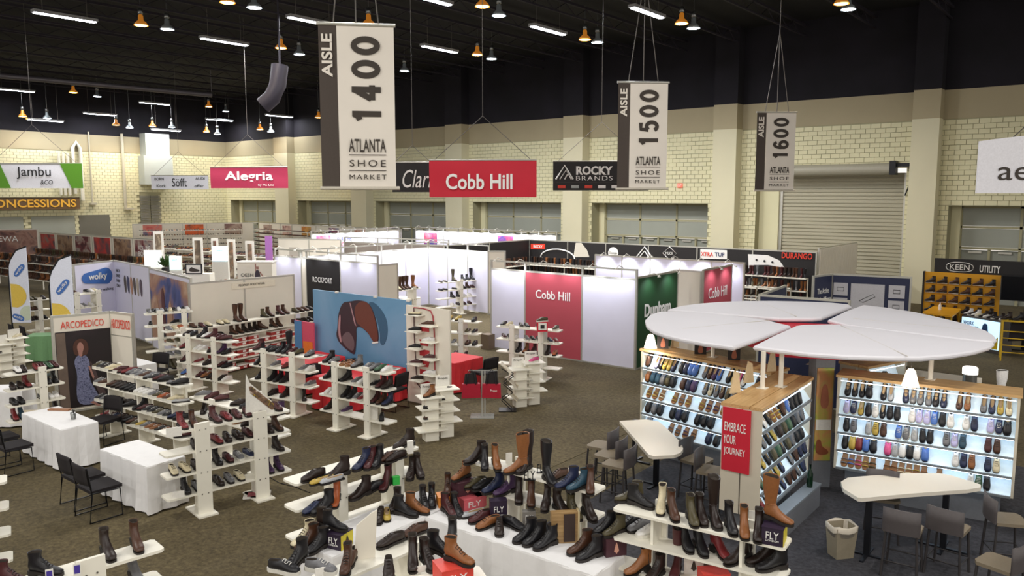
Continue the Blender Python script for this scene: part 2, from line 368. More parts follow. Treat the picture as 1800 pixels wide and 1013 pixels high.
# fixtures
hous = mat('fixture_white', '#9a9a9a', .5)
tube_me = MB().box(-1.15, 1.15, -.16, .16, .03, .14).mesh('housing', [hous]); diff_me = MB().box(-1.1, 1.1, -.1, .1, 0, .03).mesh('diffuser', [LEDW])
rod_me = MB().tube([(-.8, 0, 0), (-.8, 0, 1)], .012, 4).tube([(.8, 0, 0), (.8, 0, 1)], .012, 4).mesh('rods', [WIRE])
ts = sorted(range(len(tube_px)), key=lambda i: tube_px[i][0])
for r, i in enumerate(ts):
    px, py = tube_px[i]; p = ceil_pt(px, py, 11.3)
    t = thing('ceiling_light', 'long white strip light under black ceiling, %s' % orde(r, len(ts)), 'ceiling light', p, D(90), 'strip lights under the ceiling')
    obj('housing', tube_me, t); obj('diffuser', diff_me, t); obj('rods', rod_me, t, (0, 0, .14)).scale = (1, 1, 12.6 - p[2] - .14)
    area((p[0], p[1], p[2] - .03), 2.2, .3, TUBE_P * (.3 if p[0] < -50 else 1), (.95, .97, 1), rz=D(90))
bell = [(.05, .42), (.09, .38), (.1, .2), (.2, .12), (.27, 0), (.26, 0)]
bell_w = MB().lathe(bell, cap=False).mesh('reflector', [mat('amber_glass', '#b06c22', .4, emit=.45)]); bell_c = MB().lathe(bell, cap=False).mesh('reflector', [mat('grey_reflector', '#9aa3a6', .4, .3)])
disc = [MB().lathe([(.0, .03), (.24, .03), (.2, -.01), (0, -.03)], cap=False).mesh('lamp', [LEDM]), MB().lathe([(.0, .03), (.24, .03), (.2, -.01), (0, -.03)], cap=False).mesh('lamp', [LEDA])]
bal = MB().lathe([(.07, .42), (.1, .45), (.1, .62), (.05, .65)]).mesh('ballast', [STEEL]); stem_me = MB().tube([(0, 0, 0), (0, 0, 1)], .012, 4).mesh('stem', [STEEL])
for warm in (0, 1):
    lst = sorted([b for b in bay_px if b[2] == warm])
    for r, (px, py, _) in enumerate(lst):
        p = ceil_pt(px, py, 11.2)
        t = thing('pendant_lamp', '%s bell-shaped high-bay lamp under black ceiling, %s' % ('amber' if warm else 'cool white', orde(r, len(lst))), 'lamp', p, 0, 'high-bay lamps under the ceiling')
        obj('reflector', bell_w if warm else bell_c, t); obj('lamp', disc[warm], t); obj('ballast', bal, t); obj('stem', stem_me, t, (0, 0, .64)).scale = (1, 1, 12.6 - p[2] - .64)
        spot((p[0], p[1], p[2] - .06), BAY_P * ((.9 if warm and 190 < px < 280 else .25) if p[0] < -48 else 1), (1, .78, .5) if warm else (.88, .95, 1), 150, r=.22)

# ================================================================== HANGING BANNERS
def hang(px0, px1, py0, py1, dep, tilt=0):
    """frame of a banner: centre bottom at distance dep, facing the camera turned by tilt deg; returns loc, rz, w, h"""
    c = AT((px0 + px1) / 2, py1, dep); k = dep / FP
    return c, YAW + D(tilt), (px1 - px0) * k / max(.3, math.cos(D(tilt))), (py1 - py0) * k
def cloth(parent, name, x0, x1, z0, z1, m, y=0, amp=.03, nx=10, nz=14, t=.006):
    mb = MB(); vs = []; s = R_.random() * 6
    for j in range(nz + 1):
        for i in range(nx + 1):
            u = i / nx; v = j / nz
            vs.append((x0 + (x1 - x0) * u, y + amp * math.sin(u * 3.1 + v * 4 + s) * math.sin(v * 3.14) , z0 + (z1 - z0) * v))
    n = len(vs); vs2 = [(a, b + t, c) for a, b, c in vs]
    f = []
    for j in range(nz):
        for i in range(nx):
            a = j * (nx + 1) + i; q = (a, a + 1, a + nx + 2, a + nx + 1); f.append(q); f.append(tuple(n + k for k in reversed(q)))
    mb.add(vs + vs2, f, 0, True); return bld(mb, name, m, parent)
def wires(parent, pts, name='hanging_wire', r=.012):
    mb = MB()
    for a, b in pts: mb.tube([a, b], r, 4)
    return bld(mb, name, WIRE, parent)
bcream = mat('banner_cream', '#f0e8dc', .7, noise=(2, .03)); bbrown = mat('banner_brown', '#4a4039', .7)
def ribbon(pts, th, y0=-.022, y1=-.018, close=False):
    P = [Vector((a, b)) for a, b in pts]; n = len(P); L_, R2 = [], []
    for i in range(n):
        if close: d = P[(i + 1) % n] - P[i - 1]
        else: d = P[min(i + 1, n - 1)] - P[max(i - 1, 0)]
        d.normalize(); nn = Vector((-d.y, d.x)); L_.append(P[i] + nn * th / 2); R2.append(P[i] - nn * th / 2)
    mb = MB()
    for i in range(n if close else n - 1):
        j = (i + 1) % n; mb.plate([tuple(L_[i]), tuple(L_[j]), tuple(R2[j]), tuple(R2[i])], y0, y1)
    return mb
def digits(parent, s, cx, cz, span, height, m):
    """heavy grotesque numerals reading upwards"""
    adv = span / len(s); wd = adv * .8; th = adv * .255
    for k, ch in enumerate(s):
        u0 = -span / 2 + adv * (k + .5); hw = wd / 2 - th / 2; hh_ = height / 2 - th / 2
        E_ = lambda a0, a1, rx_, ry_, ox, oy, n=14: [(ox + rx_ * math.cos(D(a0 + (a1 - a0) * i / n)), oy + ry_ * math.sin(D(a0 + (a1 - a0) * i / n))) for i in range(n + 1)]
        if ch == '0': paths = [(E_(0, 360, hw, hh_, 0, 0, 28)[:-1], True)]
        elif ch == '1': paths = [([(hw * .35, -height / 2), (hw * .35, height / 2)], False), ([(-hw * .6, height * .24), (hw * .0, height * .31), (hw * .3, height * .44)], False)]
        elif ch == '4': paths = [([(hw * .5, -height / 2), (hw * .5, height / 2)], False), ([(hw * .45, hh_), (-hw, -height * .17)], False), ([(-hw * 1.15, -height * .2), (hw * 1.2, -height * .2)], False)]
        elif ch == '5': paths = [([(hw * .9, hh_), (-hw * .65, hh_), (-hw * .85, height * .02)], False), (E_(140, -150, hw, height * .27, 0, -height * .16, 18), False)]
        else: paths = [(E_(0, 360, hw, height * .25, 0, -height * .2, 24)[:-1], True), (E_(40, 200, hw, hh_, 0, 0, 16), False)]
        mb = MB()
        for q_, (pth, cl) in enumerate(paths):
            r = ribbon([(cx - v, cz + u0 + u) for u, v in pth], th, -.022 - .0015 * q_, -.018, close=cl); mb.add(r.v, r.f)
        bld(mb, 'numeral', m, parent)
for num, x0, x1, y0, y1, dep, tilt, lab in (('1400', 569, 695, 52, 331, 13.2, 9, 'nearest and largest, left'), ('1500', 1084, 1171, 149, 332, 20.0, 4, 'middle sized, upper centre'), ('1600', 1326, 1395, 200, 335, 27.0, 3, 'smallest, at right')):
    c, rz, W, Hh = hang(x0, x1, y0, y1, dep, tilt)
    t = thing('aisle_banner', 'hanging cream aisle banner numbered %s, %s' % (num, lab), 'banner', c, rz, 'hanging aisle number banners')
    s = .24 * W
    cloth(t, 'stripe', -W / 2, -W / 2 + s, 0, Hh, bbrown, amp=.012); cloth(t, 'cloth', -W / 2 + s, W / 2, 0, Hh, bcream, amp=.012)
    bld(MB().tube([(-W / 2 - .03, 0, Hh), (W / 2 + .03, 0, Hh)], .03, 8), 'top_pole', ALU, t); bld(MB().tube([(-W / 2 - .03, 0, 0), (W / 2 + .06, 0, 0)], .03, 8), 'bottom_pole', mat('pole_sleeve', '#cfc7b8', .6), t)
    up = 6.2 if num == '1400' else 11.5 - c[2]
    ap = (0, 0, min(up, Hh + (2.6 if num != '1400' else 4.0)))
    wires(t, [((-W * .3, 0, Hh), ap), ((W * .3, 0, Hh), ap), ((0, 0, Hh), ap), (ap, (0, 0, 12.6 - c[2]))])
    text(t, 'AISLE', -W / 2 + s * .45, Hh * .81, Hh * .26, s * .6, bcream, y=-.02, rot=D(90), bold=.03)
    cx = -W / 2 + s + (W - s) / 2
    digits(t, num, cx, Hh * .66, Hh * .57, W * .39, INKK)
    text(t, 'ATLANTA', cx, Hh * .265, W * .5, Hh * .082, INKK, y=-.02, bold=.012); text(t, 'SHOE', cx, Hh * .155, W * .49, Hh * .042, INKK, y=-.02, sp=1.3); text(t, 'MARKET', cx, Hh * .07, W * .5, Hh * .03, INKK, y=-.02, sp=1.3)
    bld(MB().box(cx - W * .25, cx + W * .25, -.022, -.018, Hh * .205, Hh * .21).box(cx - W * .25, cx + W * .25, -.022, -.018, Hh * .108, Hh * .113), 'rule_line', INKK, t)
def hbanner(name_lab, x0, x1, y0, y1, dep, m, tilt=0):
    c, rz, W, Hh = hang(x0, x1, y0, y1, dep, tilt)
    t = thing('hanging_banner', name_lab, 'banner', c, rz, 'hanging exhibitor banners')
    cloth(t, 'cloth', -W / 2, W / 2, 0, Hh, m, amp=.02, nx=16, nz=6)
    bld(MB().tube([(-W / 2, 0, Hh), (W / 2, 0, Hh)], .025, 6), 'top_pole', ALU, t)
    top = 12.6 - c[2]
    wires(t, [((-W * .45, 0, Hh), (0, 0, Hh + W * .4)), ((W * .45, 0, Hh), (0, 0, Hh + W * .4)), ((0, 0, Hh + W * .4), (0, 0, top))], r=.008)
    return t, W, Hh
t, W, Hh = hbanner('bright red hanging banner with white slab lettering, beside the big aisle banner', 755, 943, 282, 347, 21.5, REDB); text(t, 'Cobb Hill', -.1, Hh * .42, W * .62, Hh * .42, INKW, y=-.04, bold=.02)
t, W, Hh = hbanner('black hanging banner with white script, half hidden behind red banner', 690, 762, 286, 338, 24, DARK); text(t, 'Clarks', .28, Hh * .45, W * .95, Hh * .6, INKW, y=-.04, shear=.3)
t, W, Hh = hbanner('black hanging banner with white mountain lines, behind the middle aisle banner', 972, 1140, 284, 335, 28, DARK)
text(t, 'ROCKY', -W * .5 + W * .43, Hh * .68, W * .38, Hh * .3, INKW, y=-.04, bold=.04); text(t, 'BRANDS', -W * .5 + W * .43, Hh * .42, W * .38, Hh * .16, INKW, y=-.04, sp=1.2)
bld(MB().tube([(-W * .47, -.03, Hh * .38), (-W * .38, -.03, Hh * .85), (-W * .29, -.03, Hh * .38)], .03, 4).tube([(-W * .43, -.03, Hh * .38), (-W * .365, -.03, Hh * .7), (-W * .31, -.03, Hh * .38)], .02, 4).tube([(-W * .38, -.03, Hh * .38), (-W * .35, -.03, Hh * .55)], .02, 4), 'mountain_line', INKW, t)
bld(MB().box(-W * .47, W * .45, -.04, -.035, Hh * .28, Hh * .285), 'rule_line', WIRE, t)
for k, m_ in enumerate((INKR, STEEL, INKR, INKW, INKW)): shape(t, 'small_emblem', [(-W * .45 + k * W * .14, Hh * .08), (-W * .37 + k * W * .14, Hh * .08), (-W * .37 + k * W * .14, Hh * .18), (-W * .45 + k * W * .14, Hh * .18)], m_, y=-.035)
t, W, Hh = hbanner('crimson hanging banner with white lettering over the back left booths', 369, 508, 294, 331, 37, mat('crimson_banner', '#a42648', .65), -4); text(t, 'Alegria', 0, Hh * .52, W * .62, Hh * .55, INKW, y=-.04, bold=.02); text(t, 'by PG Lite', W * .22, Hh * .14, W * .2, Hh * .12, INKW, y=-.04)
t, W, Hh = hbanner('small white hanging banner with several tiny emblems, left of crimson banner', 265, 368, 309, 333, 46, mat('white_banner', '#f3f2f8', .65), -3); text(t, 'Söfft', 0, Hh * .5, W * .26, Hh * .6, BLK, y=-.04)
for k, (s_, xx, zz) in enumerate((('Kork', -.32, .25), ('AUDI', .36, .78), ('offer', .34, .25), ('BORN', -.35, .75))): text(t, s_, W * xx, Hh * zz, W * .16, Hh * .2, BLK, y=-.04)
t, W, Hh = hbanner('white hanging banner with slanted green ends at left edge', -20, 147, 288, 331, 33, mat('white_banner', '#f3f2f8', .65))
gm = mat('leaf_green', '#5f9a24', .6)
shape(t, 'green_end', [(W * .27, Hh), (W * .38, 0), (W * .5, 0), (W * .5, Hh)], gm, y=-.03); shape(t, 'green_end', [(-W * .5, 0), (-W * .26, 0), (-W * .36, Hh), (-W * .5, Hh)], gm, y=-.03)
text(t, 'Jambu', -W * .01, Hh * .62, W * .36, Hh * .5, BLK, y=-.04); text(t, '&CO', W * .12, Hh * .24, W * .13, Hh * .18, BLK, y=-.04, shear=.2)
c, rz, W, Hh = hang(1715, 2000, 245, 340, 17, 0)
t = thing('hanging_banner', 'large white curved-top hanging banner at the right edge', 'banner', c, rz, 'hanging exhibitor banners')
pts = [(-W / 2, 0), (W / 2, 0)] + [(W / 2 - W * k / 12, Hh * (.95 + .13 * math.sin(math.pi * k / 12))) for k in range(13)]
bld(MB().plate(pts, -.02, .02), 'cloth', mat('white_banner', '#f3f2f8', .65), t); text(t, 'aerosoles', -W / 2 + 1.95, Hh * .42, 3.05, Hh * .36, INKK, y=-.04)
wires(t, [((-W * .3, 0, Hh), (0, 0, Hh + 1)), ((0, 0, Hh + 1), (0, 0, 12.6 - c[2]))])
# ================================================================== SHOES
COL = dict(k=('black', '#17161a'), d=('dark brown', '#271b17'), b=('brown', '#4a2d1d'), t=('tan', '#8a5730'), r=('burgundy', '#4a2022'), R=('red', '#742226'), g=('grey', '#6f6f72'),
           w=('white', '#e4e2df'), n=('navy', '#232b49'), u=('blue', '#4a70b8'), y=('yellow', '#b89d45'), G=('green', '#39593f'), p=('pink', '#d7558c'), o=('orange', '#a9552a'),
           c=('cream', '#d3c7a6'), v=('purple', '#4a3156'), O=('olive', '#4b442c'), T=('teal', '#29485a'), s=('silver', '#a9abae'), l=('lilac', '#b9b4dd'))
KN = dict(a='ankle boot', t='tall boot', s='sneaker', c='clog', f='slip-on flat', n='sandal', l='lace-up shoe', h='heeled bootie', m='strap shoe')
for k_, (nm, hx) in COL.items(): mat('leather_' + nm.replace(' ', '_'), hx, .42, noise=(40, .12))
SOLEK = mat('sole_dark', '#211b18', .6); SOLEW = mat('sole_white', '#d9d6cc', .6); SOLET = mat('sole_gum', '#8a5f38', .6); LINE = mat('shoe_lining', '#3b332c', .8); LINET = mat('shoe_insole', '#b79d77', .7)
LACEW = mat('lace_white', '#d8d6d0', .7); LACEK = mat('lace_dark', '#2a2624', .7)
def lift(y, h): u = min(1, max(0, (y + .06) / .13)); return h * u * u * (3 - 2 * u)
RING = dict(
    low=[((-.14, .035), (-.14, .028), .016), ((-.132, .052), (-.132, .02), .032), ((-.10, .066), (-.10, .02), .044), ((-.06, .080), (-.06, .02), .047), ((-.02, .100), (-.01, .02), .041),
         ((.0, .108), (.05, .02), .036), ((.014, .106), (.11, .02), .036), ((.022, .102), (.136, .035), .035), ((.026, .098), (.134, .09), .029)],
    ank=[((-.14, .035), (-.14, .028), .016), ((-.132, .052), (-.132, .02), .032), ((-.10, .064), (-.10, .02), .043), ((-.06, .078), (-.055, .02), .045), ((-.02, .10), (.0, .02), .039), ((.005, .12), (.07, .02), .034),
         ((.022, .135), (.125, .025), .034), ((.03, .148), (.138, .06), .034), ((.03, .165), (.128, .12), .035), ((.024, .19), (.132, .18), .038)],
    clog=[((-.14, .04), (-.14, .028), .02), ((-.13, .062), (-.13, .02), .04), ((-.10, .08), (-.10, .02), .05), ((-.06, .094), (-.06, .02), .052), ((-.02, .1), (-.0, .02), .047), ((.01, .092), (.07, .02), .042), ((.02, .086), (.13, .03), .04), ((.025, .08), (.13, .055), .034)],
    flat=[((-.14, .03), (-.14, .024), .014), ((-.13, .04), (-.13, .015), .028), ((-.105, .052), (-.105, .015), .038), ((-.085, .056), (-.06, .015), .041), ((-.078, .056), (.02, .015), .036), ((-.074, .055), (.11, .015), .033), ((-.07, .054), (.135, .03), .032), ((-.068, .052), (.132, .058), .027)])
def tall_rings(): 
    r = [x for x in RING['ank'][:-2]]
    return r + [((.028, .17), (.126, .12), .035), ((.02, .22), (.135, .2), .04), ((.01, .30), (.15, .29), .05), ((.005, .38), (.15, .38), .053), ((.003, .40), (.15, .40), .053)]
def loft(rings, hl=0, n=12):
    mb = MB(); vs = []
    for (ty, tz), (by, bz), wd in rings:
        for j in range(n):
            a = 2 * math.pi * j / n; c, s = math.cos(a), math.sin(a)
            cc = math.copysign(abs(c) ** .75, c); ss = math.copysign(abs(s) ** (.9 if s > 0 else .6), s)
            f = (1 + ss) / 2; y = by + (ty - by) * f; z = bz + (tz - bz) * f
            vs.append((cc * wd, y, z + lift(y, hl)))
    fs = []; k = len(rings)
    for i in range(k - 1):
        for j in range(n): fs.append((i * n + j, i * n + (j + 1) % n, (i + 1) * n + (j + 1) % n, (i + 1) * n + j))
    fs.append(tuple(range(n - 1, -1, -1)))
    mb.add(vs, fs, 0, True)
    top = vs[-n:]; cx = sum(p[0] for p in top) / n; cy = sum(p[1] for p in top) / n; cz = sum(p[2] for p in top) / n
    inn = [(cx + (p[0] - cx) * .84, cy + (p[1] - cy) * .9, cz + (p[2] - cz) * .9 - .004) for p in top]; deep = [(cx + (p[0] - cx) * .7, cy + (p[1] - cy) * .8, cz + (p[2] - cz) * .6 - .03) for p in top]
    mb.add(top + inn, [(j, (j + 1) % n, n + (j + 1) % n, n + j) for j in range(n)], 0)
    mb.add(inn + deep, [(j, (j + 1) % n, n + (j + 1) % n, n + j) for j in range(n)] + [tuple(range(n, 2 * n))], 2)
    return mb
def sole(hl=0, t=.02, wide=1.0, heel=0, mi=1):
    st = [(-.144, .012), (-.135, .032), (-.11, .044), (-.07, .049), (-.03, .044), (.02, .035), (.08, .036), (.12, .034), (.142, .016)]
    mb = MB(); L = [(y, w_ * wide) for y, w_ in st]; vs = []
    for y, w_ in L:
        b = lift(y, hl); tz = b + t + .006; bz = b if hl else 0
        vs += [(-w_, y, bz), (w_, y, bz), (w_, y, tz), (-w_, y, tz)]
    fs = []
    for i in range(len(L) - 1):
        for j in range(4): fs.append((4 * i + j, 4 * i + (j + 1) % 4, 4 * i + 4 + (j + 1) % 4, 4 * i + 4 + j))
    fs += [(3, 2, 1, 0), tuple(4 * (len(L) - 1) + k for k in range(4))]
    mb.add(vs, fs, mi)
    if hl > .015: mb.add([(x * s_, y * s_ + .1 * (1 - s_), z) for z, s_ in ((0, .82), (lift(.1, hl) + .004, 1)) for x, y in ((-.03, .06), (.03, .06), (.033, .135), (-.033, .135))],
                       [(3, 2, 1, 0), (4, 5, 6, 7), (0, 1, 5, 4), (1, 2, 6, 5), (2, 3, 7, 6), (3, 0, 4, 7)], mi)
    elif heel: mb.box(-.033, .033, .05, .137, -.0, .012, mi)
    return mb
def laces(y0, z0, y1, z1, k=4):
    P = []
    for i in range(k):
        u = i / (k - 1); y = y0 + (y1 - y0) * u; z = z0 + (z1 - z0) * u; s = -1 if i % 2 else 1
        P += [(-.02 * s, y + .002, z - .006), (0, y, z + .004), (.02 * s, y + .002, z - .006)]
    return MB().tube(P, .0035, 4)
SK = {}   # kind -> (upper mesh, [(part, mesh, default material)], low-detail mesh)
def build_kinds():
    def mk(kind, up, so, extra, sm, lining=LINE):
        um = up.mesh(KN[kind].replace(' ', '_').replace('-', '_'), [WHITE, sm, lining])
        parts = [('sole', so.mesh('sole', [sm, sm]), sm)] + [(n_, e.mesh(n_, [m_]) if m_ else e.mesh(n_, [WHITE]), m_) for n_, e, m_ in extra]
        al = MB(); al.v += up.v; al.f += up.f; al.m += up.m; al.sm += up.sm; al.add(so.v, so.f, 1)
        for n_, e, m_ in extra: al.add(e.v, e.f, 0)
        SK[kind] = (um, parts, al.mesh(KN[kind].replace(' ', '_').replace('-', '_'), [WHITE, sm, lining]))
    mk('a', loft(RING['ank'], .022), sole(.022), [('laces', laces(-.055, .083, .018, .14, 5), LACEK)], SOLEK)
    mk('t', loft(tall_rings(), .025), sole(.025), [('shaft_strap', MB().tube([(.037 * math.cos(a), .08 + .052 * math.sin(a), .16) for a in [k * math.pi / 6 for k in range(12)]], .005, 4, close=True), None)], SOLEK)
    mk('s', loft(RING['low']), sole(0, .026, 1.05), [('laces', laces(-.065, .084, -.005, .108, 4), LACEW)], SOLEW)
    mk('c', loft(RING['clog'], .015), sole(.02, .024, 1.06), [('buckle_strap', MB().tube([(-.046, .03, .05), (-.04, .02, .088), (0, .012, .1), (.04, .02, .088), (.046, .03, .05)], .005, 4), None)], SOLEK, LINET)
    mk('f', loft(RING['flat']), sole(0, .008, .9, 1), [('bow', MB().tube([(-.012, -.082, .058), (0, -.08, .061), (.012, -.082, .058)], .004, 4), None)], SOLEK, LINET)
    mk('m', loft(RING['flat'], .012), sole(.016, .014, .95), [('strap', MB().tube([(-.036, .0, .03), (-.03, -.003, .062), (0, -.006, .072), (.03, -.003, .062), (.036, .0, .03)], .005, 4), None)], SOLEK, LINET)
    mk('l', loft(RING['low'], .01), sole(.015, .014, .97), [('laces', laces(-.06, .084, -.005, .11, 3), LACEK)], SOLEK)
    mk('h', loft(RING['ank'], .055), sole(.055, .01, .9), [('side_zip', MB().tube([(.034, .09, .09), (.036, .08, .14), (.037, .078, .2)], .003, 4), STEEL)], SOLEK)
    st = MB()
    for y, z, w_, r in ((-.085, .05, .043, .012), (-.03, .075, .044, .009), (.06, .07, .036, .007)):
        st.tube([(w_ * math.cos(a), y, .02 + (z - .02) * math.sin(a)) for a in [k * math.pi / 6 for k in range(7)]], r, 5)
    st.tube([(.033, .06, .07), (.03, .13, .075), (0, .145, .075), (-.03, .13, .075), (-.033, .06, .07)], .007, 5)
    mk('n', st, sole(.012, .026, 1.0), [], SOLET)
build_kinds()
SHC = [0]
def shoe(k, c, x, y, z, yaw, label, group, hi=True, rx=0, sc_=1.0, white_sole=False):
    um, parts, lo = SK[k]; cm = MATS['leather_' + COL[c][0].replace(' ', '_')]; SHC[0] += 1
    name = KN[k].replace(' ', '_').replace('-', '_')
    sc_ *= 1.08
    o = bpy.data.objects.new(name, um if hi else lo); LINK(o); o.location = (x, y, z); o.rotation_euler = (rx, 0, yaw); o.scale = (sc_,) * 3; o.rotation_mode = 'XYZ'
    o.material_slots[0].link = 'OBJECT'; o.material_slots[0].material = cm
    if not hi and white_sole: o.material_slots[1].link = 'OBJECT'; o.material_slots[1].material = SOLEW
    tag(o, label, 'boot' if k in 'ath' else ('sandal' if k == 'n' else 'shoe'), group)
    if hi:
        for n_, me_, m_ in parts:
            p = bpy.data.objects.new(n_, me_); LINK(p); p.parent = o
            if m_ is None or (n_ == 'sole' and white_sole):
                p.material_slots[0].link = 'OBJECT'; p.material_slots[0].material = SOLEW if n_ == 'sole' else cm
    return o
def face_cam(x, y): return math.atan2(-y, -x) + D(90)
TIER = ['top', 'second', 'third', 'fourth', 'fifth', 'bottom']
def row(spec, a, b, z, rz, tier, phrase, group, hi=True, depth=0.0, rx=0, hd0=0, jit=8, y0=0.0, sc_=1.0):
    """shoes along a->b: tokens kind+colour[+suffix]; _ is a gap; < toe to left, > toe to right, = straight"""
    tk = spec.split(); n = len(tk); real = [t for t in tk if t != '_']; m = len(real); k = 0
    for i, t in enumerate(tk):
        if t == '_': continue
        u = (i + .5) / n; x = a[0] + (b[0] - a[0]) * u; y = a[1] + (b[1] - a[1]) * u
        x += -math.sin(rz) * -y0; y += math.cos(rz) * -y0
        hd = hd0 + (44 if '<' in t else -44 if '>' in t else 0) + R_.uniform(-jit, jit)
        lab = '%s %s, %s, %s shelf of %s' % (COL[t[1]][0], KN[t[0]], orde(k, m), tier, phrase)
        shoe(t[0], t[1], x, y, z + .002, rz - D(hd), lab, group, hi, rx, sc_, 'w' in t[2:]); k += 1

# ================================================================== DISPLAY RACKS
BOLT = mat('bolt_steel', '#7d7b74', .4, .7)
RACKN = [0]
def rack(phrase, a, b, zs, rows, posts=(.27, .73), label=None, depth=.3, top=None, hi=True, front=True, group='white slatted shoe racks', base=True, hd=0, pw=.068):
    """a->b left to right as the camera sees it; shelves at heights zs; each row is a shoe spec"""
    rz, L = frame(a, b); top = top or max(zs) + .08
    t = thing('shoe_rack', label or ('white ' + phrase), 'shoe rack', (*a, 0), rz, group); tn = len(zs)
    for z in zs:
        c = .03; pts = [(c, -depth / 2), (L - c, -depth / 2), (L, -depth / 2 + c), (L, depth / 2 - c), (L - c, depth / 2), (c, depth / 2), (0, depth / 2 - c), (0, -depth / 2 + c)]
        bld(MB().prism(pts, z - .028, z), 'shelf', WHITE, t)
    for f in posts:
        x = f * L; yy = -depth / 2 - .02 if front else depth / 2 + .02
        mb = MB().prism([(x - pw, yy - .02), (x + pw, yy - .02), (x + pw, yy + .02), (x - pw, yy + .02)], 0, top)
        p = bld(mb, 'post', WHITE, t)
        bb = MB()
        for z in zs:
            for s_ in (-.045, .045): bb.lathe([(0, 0), (.008, 0), (.008, .008)], 0, 0, 6) if 0 else bb.box(x + s_ - .007, x + s_ + .007, yy - .03, yy - .02, z - .022, z - .008)
        bld(bb, 'bolts', BOLT, p)
        box('rib', p, x - .015, x + .015, min(yy + .02, depth / 2 - .1) if front else -depth / 2 + .06, depth / 2 + (.05 if front else 0), .03, zs[0] - .03, WHITE)
        if base: bld(MB().prism([(x - .14, -.3), (x + .14, -.3), (x + .14, .25), (x - .14, .25)], 0.006, .03), 'foot_plate', WHITE, t)
    for i, (z, r) in enumerate(zip(zs, rows)):
        if not r: continue
        e = .07 / L; A = (a[0] + (b[0] - a[0]) * e, a[1] + (b[1] - a[1]) * e); B = (b[0] - (b[0] - a[0]) * e, b[1] - (b[1] - a[1]) * e)
        tier = TIER[i] if i < len(zs) - 1 or len(zs) < 3 else 'bottom'
        row(r, A, B, z, rz, tier, phrase, 'shoes on ' + phrase, hi, hd0=hd, y0=-.025 if front else .035)
    return t
Z4 = (1.30, .98, .66, .34)
def lerp(a, b, u): return (a[0] + (b[0] - a[0]) * u, a[1] + (b[1] - a[1]) * u)
rack('rack beside right cloth table', (-10.72, 5.46), (-10.42, 7.35), Z4,
     ['_ aR ab _ ar lR lr lr lb _ lr', '_ _ ld _ lR ld ld lr _ ld ab', 'lc lc ld _ ak lr sg sn ld _ ad', '_ ak lg _ ld lg lc _ nr av av'], label='white shoe rack with two slab posts beside right cloth table', pw=.105)
ra = rack('rack behind brochure sign', G(344, 695, 1.0), G(500, 735, 1.0), (1.0, .7), ['sg< lr lr< _ ld< lk< ag ak> av', 'ad> ad> ad> ad> nd ld lr lb _'], label='low white rack angled behind the tall brochure sign', posts=(.3, .8))
rack('right rack before red tables', (-12.86, 9.98), (-10.98, 10.12), Z4, ['ak lg _ nt nt ag _ sg lg lG sw', 'ak _ ak ak _ sg sw ak sk ar ad', 'sw sw _ ak ak sg sR _ ar ab an', 'ad _ sn sv _ _ _ sg _ lk> _'], label='white rack with two tall posts before the red tables, right one')
rack('left rack before red tables', (-15.1, 9.85), (-13.35, 10.15), Z4, ['ar _ lk< lk< ak tk lr lO _ lg', 'tk lc _ sg _ lR _ _ sg sw', 'ak _ ak ak ak _ _ _ sg', '_ _ ld _ ad _ _ ad> _'], label='white rack with two tall posts before the red tables, left one')
rack('tall-post rack near shoe boxes', (-18.1, 9.8), (-16.2, 10.1), Z4, ['_ ld lk _ ak lw ar< lr lr lr< _', 'lR _ ld sw sw _ ld lr av lk _', 'ar _ ar sR _ ld _ ld lr lk _', 'lu sR _ lr lt ld lb ld sw _'], label='white tall-post rack in front of the stacked shoe boxes')
rack('long rack behind cloth tables', (-15.95, 6.95), (-13.08, 7.18), Z4,
     ['sO< sk< sd< sc< fc< sr< fr< lR< lg< sg< sg< sb< lg< sk< lr< lk< _ fg< lk<', 'sg< sb< _ lb< ld< ld< lk< lk< lk< sw< sw< sw< sg< sO< so< sb< sc< fs<', 'sk< sg< sc< sg< _ ld< lk< _ ak lr< sk< sk< sO< sg< sk< ln< lk<', '_ sR< sr< sn< lb< ld< lk< lb< sO< sy< sg< st< st< sk< st< st< sy< lr<'],
     posts=(.16, .5, .88), front=False, label='long four-shelf white rack behind the two white cloth tables', hi=True)
rack("rack beside woman's banner", G(7, 659, 1.3), G(108, 644, 1.3), (1.3, 1.0, .7, .4), ['_ lw ld _ lR lr lG lr', 'ld ld aR _ lg lk ak', 'lk lk _ _ lk sw sw', 'hR hT _ _ hb _ hd'], posts=(.6,), label="single-post white rack left of the woman's banner")
rack('rack at left edge', (-11.0, 1.7), (-10.4, 3.4), Z4, ['_ _ _ ab ab', '_ _ _ at ao', '_ _ ar ar ab', '_ _ _ ad ad'], posts=(.4,), label='white rack cut off by the left photo edge')
rack('rack in near left corner', (-7.5, 1.7), (-7.25, 3.62), (1.3, .98, .66), ['at ab> ar> ak> _ hd hb', '_ ab ab ak ab hg', '_ _ ab ak'], posts=(.66,), top=1.43, pw=.12, label='white rack in the near left corner with tagged boots')
rack('rack behind red-line board', (-15.4, 15.3), (-13.65, 15.75), (1.3, .98, .66, .34), ['_ _ lr ly ly _ lk', '_ _ ld lO _ sr sO sk', '_ sg sg _ sg sO lb lk', ' _ _ _ lg lk _'], hi=False, label='white rack behind the tall red-line display board')
rack('rack before pink booth wall', (-12.92, 15.62), (-11.2, 15.98), Z4, ['sk sc _ sd> sk> _ sk> _ _ sO', 'sr> sd> sw _ sg> sk> sk> _ sn> sR>', '_ sk ak at ar ar ad lo', '_ _ _ _ an _ _'], label='white rack standing before the pink-red booth wall')
